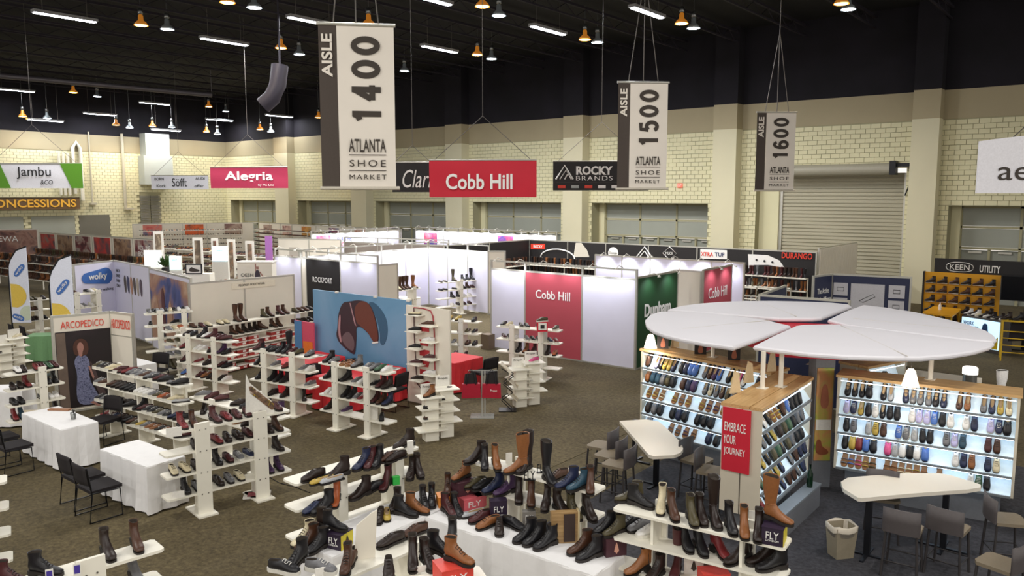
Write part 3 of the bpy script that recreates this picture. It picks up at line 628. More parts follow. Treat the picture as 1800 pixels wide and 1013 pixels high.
rack('left booth wall rack', G(253, 552, 1.65), G(338, 546, 1.65), (1.65, 1.33, 1.0, .68), ['sg sk< ss ss sk sc sk sw sk sw', 'sk _ _ _ sk< sg sk', '_ _ sk _ _ sc so', '_ _ _ _ sb sg'], hi=False, posts=(.3, .8), label='white rack under the hiking mural')
rack('short rack left of boxes', G(287, 583, 1.3), G(350, 575, 1.3), Z4, ['sg sc so _ lb', 'sO sO sg sg', 'sg sg sb sr', 'aO ag aO'], hi=False, posts=(.45,), label='short white rack standing left of the shoe boxes')
rack('blue-logo booth rack', G(95, 522, 1.75), G(174, 513, 1.75), (1.75, 1.35, 1.0), ['sn sd sO ld lb _ _ sk sw lc', '_ sn _ sr sw sw sg _ sw _', '_ _ sk sk sk _ _ _'], hi=False, posts=(.42, .9), label='white rack under the blue oval logo panel')
rack('rack between sail banners', G(46, 529, 1.3), G(84, 525, 1.3), Z4, ['lO lO _ ld', 'lb lb lO _', 'ld ld lk lk', '_'], hi=False, posts=(.5,), label='white rack seen between the two sail banners')
rack('right rack in lit booth', G(768, 497, 1.3), G(852, 490, 1.3), Z4, ['fg fg _ ta _ ak ak tk tk tb'.replace('ta', 'tO'), 'fk fk _ fk _ ad ab lr lr ld', '_ _ ak ak sw sw _ lk', '_ _ sw ld lr lr lr _'], hi=False, posts=(.45, .8), label='white rack at the right end inside the lit booth')
rack('left rack in lit booth', G(672, 514, 1.35), G(735, 506, 1.35), (1.35, 1.0), ['tk tk tk _ tc tb tb tb _ tt', '_ lk _ ak'], hi=False, posts=(.3, .8), label='white rack with tall boots above the blue poster')
# wall shelves with stacked boxes
ws = thing('wall_shelving', 'long white wall shelves holding boots and stacked red shoe boxes', 'shelving', (-18.6, 10.6), frame((-18.6, 10.6), (-19.0, 14.4))[0])
rzs, Ls = frame((-18.6, 10.6), (-19.0, 14.4))
for z in (1.3, .98, .66, .34): box('shelf', ws, 0, Ls, -.16, .16, z - .03, z, WHITE)
for x in (.5, 1.6, 2.7, 3.6): box('upright', ws, x - .1, x + .1, .1, .14, 0, 1.27, WHITE)
P0 = (-18.6, 10.6); P1 = (-19.0, 14.4)
row('lr lc _ lc lc _ tb tb _ _ _ aO hb _ hr hb _ lO lb lb lk', P0, P1, 1.3, rzs, 'top', 'the long wall shelves', 'shoes on the long wall shelves', False)
row('ld lk _ lk _ ab ab ad ad ad ab> _ hb hb _ _ lr ld ld ld', P0, P1, .98, rzs, 'second', 'the long wall shelves', 'shoes on the long wall shelves', False)
BOXR = mat('box_red', '#a5342e', .6); BOXL = mat('box_lid', '#e9e2da', .6)
sbx = MB().box(-.16, .16, -.1, .1, 0, .085).mesh('shoe_box', [BOXR]); lid = MB().box(-.165, .165, -.105, .105, .085, .115).mesh('lid', [BOXL]); lab_me = MB().box(.02, .12, -.104, -.1, .02, .07).mesh('paper_label', [BOXL])
def shoebox(x, y, z, rz, label, grp='red shoe boxes stacked on the wall shelves'):
    o = obj('shoe_box', sbx, None, (x, y, z), rz); tag(o, label, 'box', grp); obj('lid', lid, o); obj('paper_label', lab_me, o)
for z, cols, hh in ((.66, range(0, 9), (1, 0, 2, 2, 1, 2, 2, 1, 2)), (.34, range(0, 8), (2, 2, 2, 2, 2, 2, 2, 1)), (.03, range(0, 8), (2, 2, 1, 2, 2, 2, 2, 2))):
    for c in cols:
        u = .12 + .1 * c; p = lerp(P0, P1, u)
        for k in range(hh[c % len(hh)]):
            shoebox(p[0], p[1], z + k * .117, rzs, 'red shoe box with white lid, %s of the %s row, %s' % (orde(c, len(cols)), {.66: 'upper', .34: 'middle', .03: 'floor'}[z], 'lower one' if k == 0 else 'upper one'))
# ================================================================== BOOTH WALLS
def wall_run(label, a, b, h, panels, group=None, name='booth_wall', z0=.04, thick=.04, rail=None, hgt0=0):
    rz, L = frame(a, b); t = thing(name, label, 'booth wall', (*a, 0), rz, group); x = 0; tot = sum(p[0] for p in panels)
    pm_ = MB().box(-.025, .025, -.03, .03, 0, 1).mesh('post', [ALU])
    px = [0]; out = []
    for f, m_ in panels:
        w_ = L * f / tot
        out.append(box('panel', t, x + .025, x + w_ - .025, -thick / 2, thick / 2, z0, h - .05, m_)); x += w_; px.append(x)
    for x in px:
        o = obj('post', pm_, t, (x, 0, 0)); o.scale = (1, 1, h if not rail else rail)
    box('top_rail', t, 0, L, -.025, .025, h - .05, h, ALU); box('bottom_rail', t, 0, L, -.025, .025, 0.007, .05, ALU)
    if rail: box('light_rail', t, 0, L, -.02, .02, rail - .05, rail, ALU)
    return t, L, px
def armlights(t, L, z, n, arm=.35, power=40, side=-1, real=True):
    for k in range(n):
        x = L * (k + .5) / n
        s = bld(MB().tube([(x, 0, z), (x, side * arm * .6, z + .07), (x, side * arm, z)], .012, 4).lathe([(.02, z + .02), (.05, z - .03)], x, side * arm, 8, cap=False), 'arm_light', mat('arm_light_white', '#d8d6cc', .5), t)
        bld(MB().lathe([(0, z - .022), (.04, z - .025), (.0, z - .03)], x, side * arm, 8, cap=False), 'bulb', SPOT, s)
        if real:
            l = bpy.data.lights.new('booth_spot', 'SPOT'); l.energy = power; l.color = (.87, .9, 1); l.spot_size = D(120); l.spot_blend = .8; l.shadow_soft_size = .06
            o = bpy.data.objects.new('booth_spot', l); LINK(o); o.parent = t; o.location = (x, side * arm, z - .05); o.rotation_euler = (side * D(-32), 0, 0)
PINK = mat('pink_red_panel', '#b54a56', .65, noise=(1, .04)); GREEN = mat('green_panel', '#1f4a28', .65); NAVY = mat('navy_panel', '#232a4a', .5)
# booth with the red panel
t, L, px = wall_run('white booth wall with one pink-red panel in the middle', (-15.4, 18.3), (-10.42, 18.3), 2.45, [(1.3, WPANEL), (2, PINK), (1.7, WPANEL)], rail=2.7); text(t, 'Cobb Hill', px[1] + L * .2, 1.8, 1.2, .25, INKW, bold=.01, y=-.03)
armlights(t, L, 2.72, 6, power=22)
t, L, px = wall_run('dark green booth side wall with white lettering', (-10.42, 18.3), (-10.42, 20.6), 2.5, [(1, GREEN)]); text(t, 'Dunham', 1.15, 1.55, 1.5, .36, INKW, y=-.03, bold=.03); armlights(t, L, 2.5, 2, power=14)
t, L, px = wall_run('small pink-red booth end wall beyond the green one', (-10.0, 21.4), (-10.0, 23.4), 2.5, [(1, PINK)]); text(t, 'Cobb Hill', 1.0, 1.75, 1.3, .32, INKW, y=-.03); armlights(t, L, 2.5, 2, power=14)
t, L, px = wall_run('white lit back wall of the red-panel booth', (-15.6, 24.4), (-10.0, 24.4), 2.5, [(1, WPANEL)] * 5); armlights(t, L, 2.52, 6, power=22)
t, L, px = wall_run('narrow cream wall beside the small pink-red end wall', (-10.9, 21.4), (-10.05, 21.4), 2.45, [(1, CPANEL)])
rack('wall rack in red-panel booth', (-11.8, 24.0), (-10.6, 24.0), (1.5, 1.1), ['fk _ fk _ fk _ fk', 'fk _ fk fk'], hi=False, posts=(.5,), label='small white rack inside booth behind green wall')
# black-panel lit booth
t, L, px = wall_run('booth front wall with a black lettered panel', (-24.9, 17.3), (-19.35, 17.3), 2.45, [(1.15, WPANEL), (.2, CPANEL), (1.35, DARK), (1.35, WPANEL)], rail=2.7); text(t, 'ROCKPORT', (px[2] + px[3]) / 2, 1.72, 1.05, .19, INKW, y=-.06, sp=1.1, bold=.012)
armlights(t, L, 2.72, 5, power=18)
bld(MB().box(px[2] + .03, px[3] - .03, -.04, -.025, .9, 2.38), 'black_panel_face', DARK, t)
t, L, px = wall_run('cream end wall right of the black lettered panel', (-19.35, 17.3), (-19.3, 18.1), 2.4, [(1, CPANEL)])
t, L, px = wall_run('brightly lit white left wall of the boot booth', (-23.6, 17.4), (-23.6, 23.9), 2.45, [(1, WPANEL)] * 5, rail=2.7); armlights(t, L, 2.72, 7, power=26)
t, L, px = wall_run('brightly lit white back wall of the boot booth', (-23.6, 23.95), (-19.9, 23.5), 2.45, [(1, WPANEL)] * 3, rail=2.7); armlights(t, L, 2.72, 5, power=26)
t, L, px = wall_run('cream end panel at right of the lit boot booth', (-19.85, 23.4), (-19.3, 23.75), 2.5, [(1, CPANEL)])
# far lit booth
t, L, px = wall_run('far left lit white wall strip with lettered panel', (-36.3, 27.6), (-36.3, 34.2), 2.45, [(1, WPANEL)] * 7, rail=2.65); armlights(t, L, 2.67, 8, power=36)
text(t, 'FOR THE', L * .35, 2.1, 1.0, .22, mat('ink_blue', '#3a3f8f', .6), y=-.03); text(t, 'WORLD', L * .35, 1.8, 1.0, .22, mat('ink_red', '#c03a4a', .6), y=-.03)
FLAG = photo_mat('flag_print', ['#2b3a86', '#5a4a90', '#d4476a', '#e58f9c'], 1.2)
shape(t, 'printed_panel', [(L * .05, 1.5), (L * .2, 1.5), (L * .2, 2.35), (L * .05, 2.35)], FLAG, y=-.03)
t, L, px = wall_run('far right lit white wall strip with two printed panels', (-35.8, 35.2), (-25.0, 35.2), 2.45, [(1, WPANEL)] * 9, rail=2.65); armlights(t, L, 2.67, 12, power=36)
for u in (.07, .62): shape(t, 'printed_panel', [(L * u, 1.3), (L * u + 1.1, 1.3), (L * u + 1.1, 2.3), (L * u, 2.3)], FLAG, y=-.03)
t, L, px = wall_run('open rail frame in front of the far lit walls', (-31.5, 26.0), (-25.5, 27.2), 2.3, [(1, mat('taupe_panel', '#8a8078', .6))] * 3, rail=2.55)
t, L, px = wall_run('plain pale wall left of the far lit walls', (-34.5, 24.2), (-31.2, 25.5), 2.45, [(1, CPANEL)] * 2); shape(t, 'notice', [(L * .18, 1.2), (L * .33, 1.2), (L * .33, 2.0), (L * .18, 2.0)], mat('notice_grey', '#b9b1a6', .6), y=-.03)
# black boot walls with graphics
t, L, px = wall_run('black graphic wall running away behind the lit booth', (-23.9, 25.2), (-23.9, 31.3), 2.45, [(1, DARK)] * 2)
t, L, px = wall_run('long black graphic wall with white outdoor emblems', (-23.9, 31.3), (-9.95, 31.3), 2.45, [(1.1, DARK), (1.0, DARK), (1.05, DARK), (1.1, DARK), (1.15, DARK), (1.2, DARK)])
def on(px_, py_): x_, z_ = onY(px_, py_, 31.27); return x_ + 23.9, z_
def em(pxs, m_, nm='emblem'): return shape(t, nm, [on(*p) for p in pxs], m_, y=-.03)
def emt(s_, px_, py_, w_, h_, m_, **k): x_, z_ = on(px_, py_); return text(t, s_, x_, z_, w_, h_, m_, y=-.045, **k)
em([(862, 440), (887, 436), (887, 431), (862, 434)][::-1], INKR); em([(933, 438), (958, 438), (958, 429), (933, 429)], INKR)
emt('ROCKY', 946, 433.5, .55, .14, INKW, bold=.02)
x_, z_ = on(890, 452); bld(MB().tube([(x_, -.04, z_), (x_ + .15, -.04, z_ + .42), (x_ + .3, -.04, z_ + .1), (x_ + .45, -.04, z_ + .3), (x_ + .7, -.04, z_ + .05)], .025, 4), 'mountain_line', INKW, t)
x_, z_ = on(980, 452); arc = [(x_ + 1.0 * math.cos(a), -.04, z_ - .05 + .42 * math.sin(a)) for a in [math.pi * k / 12 for k in range(13)]]; bld(MB().tube(arc, .035, 4), 'arch_line', INKW, t)
em([(1008, 452), (1012, 427), (1022, 427), (1032, 440), (1036, 452)], mat('print_cream', '#cfc9bb', .6), 'arch_print')
x_, z_ = on(1078, 445); bld(MB().lathe([(.0, 0), (.27, 0), (.27, .01)], 0, 0, 20), 'round_emblem', INKW, t, loc=(x_, -.03, z_), rx=D(90)); text(t, 'Georgia', x_, z_, .42, .12, BLK, y=-.055)
for s_ in (1.0, .62): x_, z_ = on(1133, 450); bld(MB().tube([(x_ - .42 * s_, -.04, z_ - .1), (x_, -.04, z_ - .1 + .5 * s_), (x_ + .42 * s_, -.04, z_ - .1)], .03, 4), 'chevron_line', INKW, t)
x_, z_ = on(1177, 445.5); bld(MB().tube([(x_ - .33, -.04, z_), (x_, -.04, z_ + .28), (x_ + .33, -.04, z_), (x_, -.04, z_ - .28)], .018, 4, close=True), 'diamond_line', INKW, t); text(t, 'MUCK', x_, z_, .36, .12, INKW, y=-.045)
em([(1231, 455), (1278, 456), (1278, 440), (1231, 438)][::-1], INKW, 'sign_patch'); emt('XTRA', 1243, 447, .55, .17, INKR, bold=.02); emt('TUF', 1265, 447.6, .42, .17, mat('ink_navy', '#28345f', .6), bold=.02)
em([(1315, 447), (1316, 472), (1325, 466), (1350, 466), (1379, 471), (1370, 458), (1350, 449), (1335, 448)][::-1], INKW, 'arch_print')
for q in (1330, 1344, 1358): x_, z_ = on(q, 457 + (q - 1330) * .15); bld(MB().lathe([(0, 0), (.045, 0), (.045, .008)], 0, 0, 10), 'dot', BLK, t, loc=(x_, -.045, z_), rx=D(90))
emt('DURANGO', 1401, 450, 1.2, .24, INKR, bold=.02)
t, L, px = wall_run('white pleated drape wall beside the black graphic wall', (-9.9, 31.4), (-9.9, 36.4), 2.6, [(1, CPANEL)] * 2); dr = MB()
for k in range(40): dr.tube([(L * (k + .5) / 40, -.03, .06), (L * (k + .5) / 40, -.03, 2.55)], .05, 5)
bld(dr, 'drape_folds', CPANEL, t, kind='stuff')
def bootwall(label, a, b, zs, n, cols, tall=.36, grp=None):
    """shelves with boots too small and many to pick apart"""
    rz, L = frame(a, b); s = thing('boot_shelves', label, 'shelving', (*a, 0), rz, grp)
    for z in zs: box('shelf', s, 0, L, -.16, .16, z - .03, z, WHITE)
    for k in range(max(2, int(L / 2)) + 1): box('upright', s, min(L - .04, k * L / max(2, int(L / 2))), min(L, k * L / max(2, int(L / 2)) + .04), .1, .15, 0, max(zs), WHITE)
    ms = [MATS['leather_' + COL[c][0].replace(' ', '_')] for c in cols]; mb = MB(); src = [loft(tall_rings(), .02, 8), loft(RING['ank'], .02, 8), loft(RING['low'], .0, 8)]
    for zi, z in enumerate(zs):
        for k in range(n):
            if R_.random() < .06: continue
            q = src[tall if isinstance(tall, int) else 0]; x = L * (k + .5) / n + R_.uniform(-.02, .02); an = R_.uniform(-.5, .5); ca, sa = math.cos(an), math.sin(an)
            mb.add([(x + vx * ca - vy * sa, vx * sa + vy * ca, z + vz * .9) for vx, vy, vz in q.v], q.f, R_.randrange(len(ms)), True)
    bld(mb, 'footwear', ms, s, kind='stuff'); return s
bootwall('white shelves packed with small boots under the black graphic wall', (-23.6, 30.9), (-13.6, 30.9), (1.25, .82, .4), 56, 'kdbbdt', 0)
bootwall('white shelves of tall western boots at the black wall end', (-13.3, 30.8), (-10.1, 30.8), (1.45, .95, .5), 20, 'kdbtrg', 0)
bootwall('white shelves of boots along the black side wall', (-23.6, 25.5), (-23.6, 30.8), (1.25, .8), 30, 'kdbb', 0)
bootwall('free white shelves of boots in front of the western boots', (-12.4, 28.2), (-9.9, 28.4), (1.3, .95, .6), 12, 'dbtOb', 1)
# navy booth
t, L, px = wall_run('low navy front wall right behind the white canopy', (-6.75, 17.4), (-4.85, 17.55), 2.42, [(1, NAVY)]); t, L, px = wall_run('short navy side wall behind the white canopy', (-6.75, 17.45), (-6.95, 19.6), 2.42, [(1, NAVY)])
t, L, px = wall_run('navy wall with white lettering seen edge-on', (-7.05, 22.0), (-6.85, 22.95), 2.45, [(1, NAVY)]); text(t, 'The Active', L * .5, 2.0, .6, .15, INKW, y=-.03, bold=.01); text(t, 'Technology Difference', L * .5, 1.75, .86, .16, INKW, y=-.03, bold=.01)
t, L, px = wall_run('navy wall with five pale technical diagram boards', (-6.85, 23.0), (-4.9, 23.35), 2.45, [(1, NAVY)])
bd = mat('diagram_board', '#c3c1c6', .5)
for x0, x1, z0, z1 in ((.05, .42, 1.85, 2.2), (.05, .42, 1.45, 1.78), (.5, 1.35, 1.45, 2.2), (1.45, 1.85, 1.85, 2.2), (1.45, 1.85, 1.45, 1.78)):
    b_ = box('diagram_board', t, x0, x1, -.05, -.03, z0, z1, bd); cx_, cz_ = (x0 + x1) / 2, (z0 + z1) / 2
    if x1 - x0 > .6: bld(MB().tube([(cx_ - .2, -.055, cz_ - .1), (cx_, -.055, cz_ + .02), (cx_ + .15, -.055, cz_ + .1), (cx_ + .2, -.055, cz_ + .03), (cx_ - .1, -.055, cz_ - .14)], .01, 4, close=True), 'drawn_sole', STEEL, b_)
    else: bld(MB().tube([(cx_ - .08, -.055, cz_ - .05), (cx_ + .08, -.055, cz_ - .05), (cx_ + .08, -.055, cz_ + .05), (cx_ - .08, -.055, cz_ + .05)], .008, 4, close=True), 'drawn_frame', DARK, b_)
# yellow boot wall
YEL = mat('yellow_panel', '#dc9c12', .5, noise=(1, .04)); YELM = mat('yellow_metal', '#d9b128', .4)
kw = thing('display_wall', 'yellow display wall with thirty boots on clear brackets', 'display wall', (-5.52, 28.2, 0)); box('yellow_panel', kw, 0, 2.1, 0, .06, .0, 2.19, YEL); box('side_edge', kw, -.05, 0, -.05, .1, 0, 2.2, DARK)
hb = thing('sign_board', 'black header board with oval outline emblem above yellow wall', 'sign', (-5.3, 28.4, 0)); box('board', hb, 0, 3.6, 0, .1, 2.1, 2.62, DARK); box('leg', hb, .1, .16, 0, .06, 0, 2.1, DARK); box('leg', hb, 3.4, 3.46, 0, .06, 0, 2.1, DARK)
text(hb, 'KEEN', .72, 2.37, .55, .17, INKW, y=-.02); text(hb, 'UTILITY', 1.55, 2.35, .56, .22, INKW, y=-.02, bold=.02)
bld(MB().tube([(.72 + .38 * math.copysign(abs(math.cos(a)) ** .8, math.cos(a)), -.02, 2.37 + .15 * math.copysign(abs(math.sin(a)) ** .8, math.sin(a))) for a in [2 * math.pi * k / 20 for k in range(20)]], .012, 4, close=True), 'oval_outline', INKW, hb)
tv = thing('television', 'black television on a stand right of the yellow wall', 'television', (-3.35, 28.0, 0)); box('screen', tv, 0, 1.3, -.04, 0, 1.5, 2.2, mat('screen_black', '#0e1016', .15)); box('frame', tv, -.03, 1.33, -.03, .03, 1.47, 2.23, BLACKM); box('pole', tv, .6, .7, 0, .06, .02, 1.5, BLACKM); box('base', tv, .3, 1.0, -.2, .3, 0, .03, BLACKM)
brk = MB().box(-.14, .14, -.14, 0, -.014, -.002).mesh('bracket', [mat('clear_bracket', '#e7e3d4', .2)])
for r in range(5):
    for c in range(6):
        x = -5.52 + .2 + c * .33; z = 1.86 - r * .3
        obj('bracket', brk, kw, (x + 5.52, 0, z))
        shoe('a', R_.choice('dbbkd'), x, 28.2 - .1, z, D(-80), 'small work boot, %s, %s row of the yellow display wall' % (orde(c, 6), ORD[r]), 'boots on the yellow display wall', False, sc_=.95)
# ================================================================== LEFT BOOTHS
t, L, px = wall_run('large cream wall panel behind the shoe-box shelves', (-19.7, 11.0), (-19.5, 14.15), 2.33, [(1, CPANEL)] * 2); 
b_ = box('name_strip', t, L * .38, L * .8, -.04, -.025, 2.05, 2.22, mat('strip_cream', '#efe6d2', .6)); text(t, "PEOPLE'S FOOTWEAR", L * .57, 2.15, .8, .06, INKK, y=-.05)
MUR = photo_mat('mural_print', ['#30386a', '#4a568f', '#a87c68', '#c9a890', '#70463c'], .9)
t, L, px = wall_run('booth wall covered by a large climbing mural', (-23.5, 11.9), (-19.85, 11.15), 2.45, [(1, WPANEL)] * 2)
bld(MB().box(.06, L - .05, -.035, -.025, .35, 2.3), 'mural', MUR, t)
for pts_ in ([(.1, .4), (.7, 1.7), (.9, 1.2), (1.2, .4)], [(1.5, .4), (1.75, 1.4), (2.0, 1.75), (2.15, 1.2), (2.1, .4)], [(3.3, .7), (3.6, 1.7), (3.8, 1.6), (3.7, .6)]): shape(t, 'printed_rock', pts_, mat('print_rock', '#b58d76', .6), y=-.04)
shape(t, 'printed_figure', [(1.3, .5), (1.2, 1.1), (1.15, 1.7), (1.25, 1.95), (1.4, 1.95), (1.5, 1.4), (1.48, .5)], mat('print_figure', '#5d2f33', .6), y=-.045)
blue = mat('logo_blue', '#3f6db5', .5)
t, L, px = wall_run('pale booth wall with a large blue oval logo', (-26.6, 11.0), (-27.3, 12.6), 2.45, [(1, WPANEL)] * 1)
bld(MB().prism([( .28 + .2 * math.cos(a) if math.cos(a) < 0 else 1.1 + .3 * math.cos(a), (.17 if math.cos(a) < 0 else .28) * math.sin(a)) for a in [2 * math.pi * k / 24 for k in range(24)]], 0, .01), 'oval_logo', blue, t, loc=(.2, -.03, 1.95), rx=D(90))
text(t, 'wolky', .95, 1.95, .8, .28, INKW, y=-.05, bold=.02); text(t, 'designed for walking', .95, 1.5, 1.3, .12, BLK, y=-.05)
t, L, px = wall_run('pale booth wall printed with a fan of shoes', (-27.3, 12.6), (-23.9, 12.1), 2.45, [(1, WPANEL)] * 2)
for k, c_ in enumerate(('#5b5048', '#4b4a66', '#b98c72', '#5d5148', '#b7ab9c', '#5b4f5a')): shape(t, 'printed_shoe', [(1.1 + k * .3, 1.5), (1.0 + k * .3, 1.85), (1.12 + k * .3, 2.05), (1.26 + k * .3, 1.9), (1.24 + k * .3, 1.5), (1.17 + k * .3, 1.42)], mat('print_shoe%d' % k, c_, .6), y=-.03)
for k in range(4): text(t, ('NICE', 'SHOES', 'EVERY', 'DAY')[k], .45, 2.12 - k * .17, .38, .1, INKK, y=-.03)
sailm = mat('sail_white', '#dfe3f2', .7); dot = mat('sail_yellow', '#e0c050', .6); dotg = mat('sail_green', '#c9d3bd', .6)
for nm, px_, dep, lab in (('a', 22, 25.0, 'white feather sail banner at far left, yellow disc and blue logo'), ('b', 92, 20.5, 'white feather sail banner just right of the other sail banner')):
    p = AT(px_, 560, dep); t = thing('feather_banner', lab, 'banner', (p[0], p[1], 0), YAW)
    top = 3.02 if nm == 'a' else 3.1; w_ = .58
    pts = [(0, .65), (w_, .65), (w_, top)] + [(w_ * (1 - math.sin(k * math.pi / 16)), top - .75 * (1 - math.cos(k * math.pi / 16))) for k in range(1, 9)]
    bld(MB().plate(pts, -.01, .01), 'sail', sailm, t)
    bld(MB().tube([(-.02, 0, 0), (-.02, 0, top - .8), (w_ * .1, 0, top - .4), (w_ * .45, 0, top - .1), (w_, 0, top + .02)], .025, 6), 'pole', BLACKM, t); box('foot', t, -.25, .25, -.2, .2, 0, .03, BLACKM)
    shape(t, 'yellow_disc', [(.02, 1.15)] + [(.1 + .4 * math.cos(a), 1.5 + .38 * math.sin(a)) for a in [D(-75 + 15 * k) for k in range(11)]] + [(.02, 1.88)], dot, y=-.015)
    if nm == 'a': shape(t, 'green_disc', [(w_, .75)] + [(w_ - .02 - .3 * math.cos(a), .95 + .26 * math.sin(a)) for a in [D(-60 + 15 * k) for k in range(9)]] + [(w_, 1.2)], dotg, y=-.015)
    for cx_, cz_, rot_ in ((.33, 2.3, 50),) + (((.2, .82, -20),) if nm == 'a' else ()):
        ln = .24 if rot_ > 0 else .19; c_, s_ = math.cos(D(rot_)), math.sin(D(rot_))
        pp = [(ln * math.copysign(abs(math.cos(a)) ** .7, math.cos(a)), .09 * math.copysign(abs(math.sin(a)) ** .8, math.sin(a))) for a in [2 * math.pi * k / 16 for k in range(16)]]
        shape(t, 'oval_logo', [(cx_ + x * c_ - y * s_, cz_ + x * s_ + y * c_) for x, y in pp], blue, y=-.018); text(t, 'wolky', cx_, cz_, ln * 1.5, .1, INKW, y=-.03, rot=D(rot_))
# woman banner
t, L, px = wall_run('lettered booth wall with a full-length print of a woman', (-17.85, 6.88), (-17.6, 7.98), 2.12, [(1, CPANEL)]); text(t, 'A', .2, 1.9, .1, .16, INKR, y=-.035); text(t, 'RCOPEDICO', .62, 1.9, .72, .15, INKR, y=-.035)
bld(MB().box(.04, L - .03, -.04, -.025, .1, 1.76), 'photo_print', photo_mat('doorway_print', ['#241619', '#1a1013', '#33232a'], .8), t)
shape(t, 'printed_column', [(.05, .1), (.24, .1), (.22, 1.74), (.05, 1.74)], mat('print_stone', '#6e5d52', .6, noise=(5, .2)), y=-.045)
skin = mat('print_skin', '#a5766a', .6); hair = mat('print_hair', '#4d2c20', .6); dress = photo_mat('print_dress', ['#1b2044', '#8286a6', '#22284f'], 22)
shape(t, 'printed_hair', [(.38, 1.22), (.35, 1.38), (.37, 1.5), (.43, 1.57), (.52, 1.59), (.6, 1.55), (.65, 1.45), (.65, 1.3), (.6, 1.2)], hair, y=-.045); shape(t, 'printed_face', [(.45, 1.3), (.43, 1.38), (.44, 1.46), (.49, 1.52), (.55, 1.47), (.56, 1.37), (.53, 1.29), (.52, 1.2), (.46, 1.2)], skin, y=-.05)
shape(t, 'printed_dress', [(.4, .12), (.36, .43), (.41, .8), (.36, 1.05), (.38, 1.17), (.45, 1.24), (.52, 1.18), (.57, 1.24), (.64, 1.14), (.66, .95), (.62, .82), (.66, .6), (.76, .38), (.86, .14)], dress, y=-.05)
shape(t, 'printed_arm', [(.62, .98), (.66, .97), (.73, .72), (.7, .68)], skin, y=-.055); shape(t, 'printed_shawl', [(.64, 1.12), (.74, .95), (.8, .7), (.92, .4), (1.0, .14), (.88, .12), (.78, .4), (.7, .66), (.68, .95)], mat('print_shawl', '#4b3a3a', .6), y=-.048); shape(t, 'printed_leg', [(.62, .17), (.68, .2), (.82, .08), (.78, .06)], skin, y=-.055)
t, L, px = wall_run('blank lettered booth wall right of the printed woman', (-17.6, 7.98), (-16.85, 8.1), 2.12, [(1, CPANEL)]); text(t, 'ARCOPEDICO', L / 2, 1.86, L * .85, .2, INKR, y=-.035); box('seam', t, .02, L - .02, -.03, -.022, 1.6, 1.615, ALU)
# tables under cloths
def cloth_table(label, a, b, dp, mt, h=.74, drop=.0, name='cloth_table', leg=True):
    rz, L = frame(a, b); t = thing(name, label, 'table', (*a, 0), rz, None)
    mb = MB(); n = 40; P = []
    per = [(0, 0), (L, 0), (L, dp), (0, dp)]
    def wlk(s):
        tot = 2 * (L + dp); s = s % tot
        for (x0, y0), (x1, y1), ll in ((per[0], per[1], L), (per[1], per[2], dp), (per[2], per[3], L), (per[3], per[0], dp)):
            if s <= ll: return (x0 + (x1 - x0) * s / ll, y0 + (y1 - y0) * s / ll)
            s -= ll
        return per[0]
    tot = 2 * (L + dp); vs = []; cx_, cy_ = L / 2, dp / 2
    ss = sorted([tot * k / n for k in range(n)] + [L, L + dp, 2 * L + dp]); N = len(ss)
    for zi, z in enumerate((h, h - .02, h * .6, h * .3, .035 + drop)):
        for i, s in enumerate(ss):
            x, y = wlk(s); w_ = (0, .006, .012, .02, .03)[zi]; f = w_ * (1 + 1.0 * math.sin(s * 19)); dx = 1 if x > L - 1e-3 else -1 if x < 1e-3 else 0; dy = 1 if y > dp - 1e-3 else -1 if y < 1e-3 else 0
            vs.append((x + dx * f, y + dy * f, z))
    fs = [tuple(range(N))] + [(k * N + (i + 1) % N, k * N + i, (k + 1) * N + i, (k + 1) * N + (i + 1) % N) for k in range(4) for i in range(N)]
    o = MB().add(vs, fs, 0); bld(o, 'tablecloth', mt, t)
    box('tabletop', t, .03, L - .03, .03, dp - .03, h - .035, h - .004, mat('table_wood', '#7a6a55', .6))
    for x in (.12, L - .12):
        for y in (.1, dp - .1): bld(MB().tube([(x, y, .008), (x, y, h - .03)], .015, 6), 'leg', STEEL, t)
    return t
cloth_table('right white cloth-covered table between chairs and slab-post rack', (-12.42, 5.36), (-11.06, 5.4), .6, CLOTH)
cloth_table('left white cloth-covered table with a pen cup on it', (-15.62, 5.42), (-13.98, 5.4), .62, CLOTH)
cloth_table('white cloth-covered table cut off at left photo edge', G(-60, 693, .74), G(38, 688, .74), .7, CLOTH)
cloth_table('red cloth table left of the blue poster', (-16.15, 10.9), (-16.15, 12.3), .0001 + .7, REDCLOTH) if 0 else None
def ct(lab, x0, x1, y0, y1, m_): return cloth_table(lab, (x0, y0), (x1, y0), y1 - y0, m_)
r1 = ct('red cloth table standing left of the poster end', -16.1, -15.05, 10.9, 12.35, REDCLOTH)
r2 = ct('red cloth table standing before the blue poster, nearer one', -13.95, -13.05, 10.55, 11.5, REDCLOTH)
r3 = ct('red cloth table standing against the blue poster, farther one', -13.85, -12.95, 11.62, 12.36, REDCLOTH)
r4 = ct('red cloth table behind the tall white board', -13.3, -12.4, 13.4, 14.4, REDCLOTH)
cloth_table('white cloth table in the booth by the climbing mural', (-18.9, 8.6), (-17.9, 8.6), .5, CLOTH)
cloth_table('white counter table inside the lit boot booth', (-22.7, 20.6), (-21.5, 20.9), .6, CLOTH)
for t_, x, y, lab in ((r1, -15.6, 12.0, 'white order pad on the left red table'), (r3, -13.1, 12.1, 'white order pad on the red table by the blue poster')):
    o = bld(MB().box(-.16, .16, -.12, .12, 0, .01).box(-.1, .1, -.08, .08, .01, .014, 1), 'order_pad', [CARD, mat('pad_grey', '#9a9a90', .6)], loc=(x, y, .742), rz=.3); tag(o, lab, 'papers')
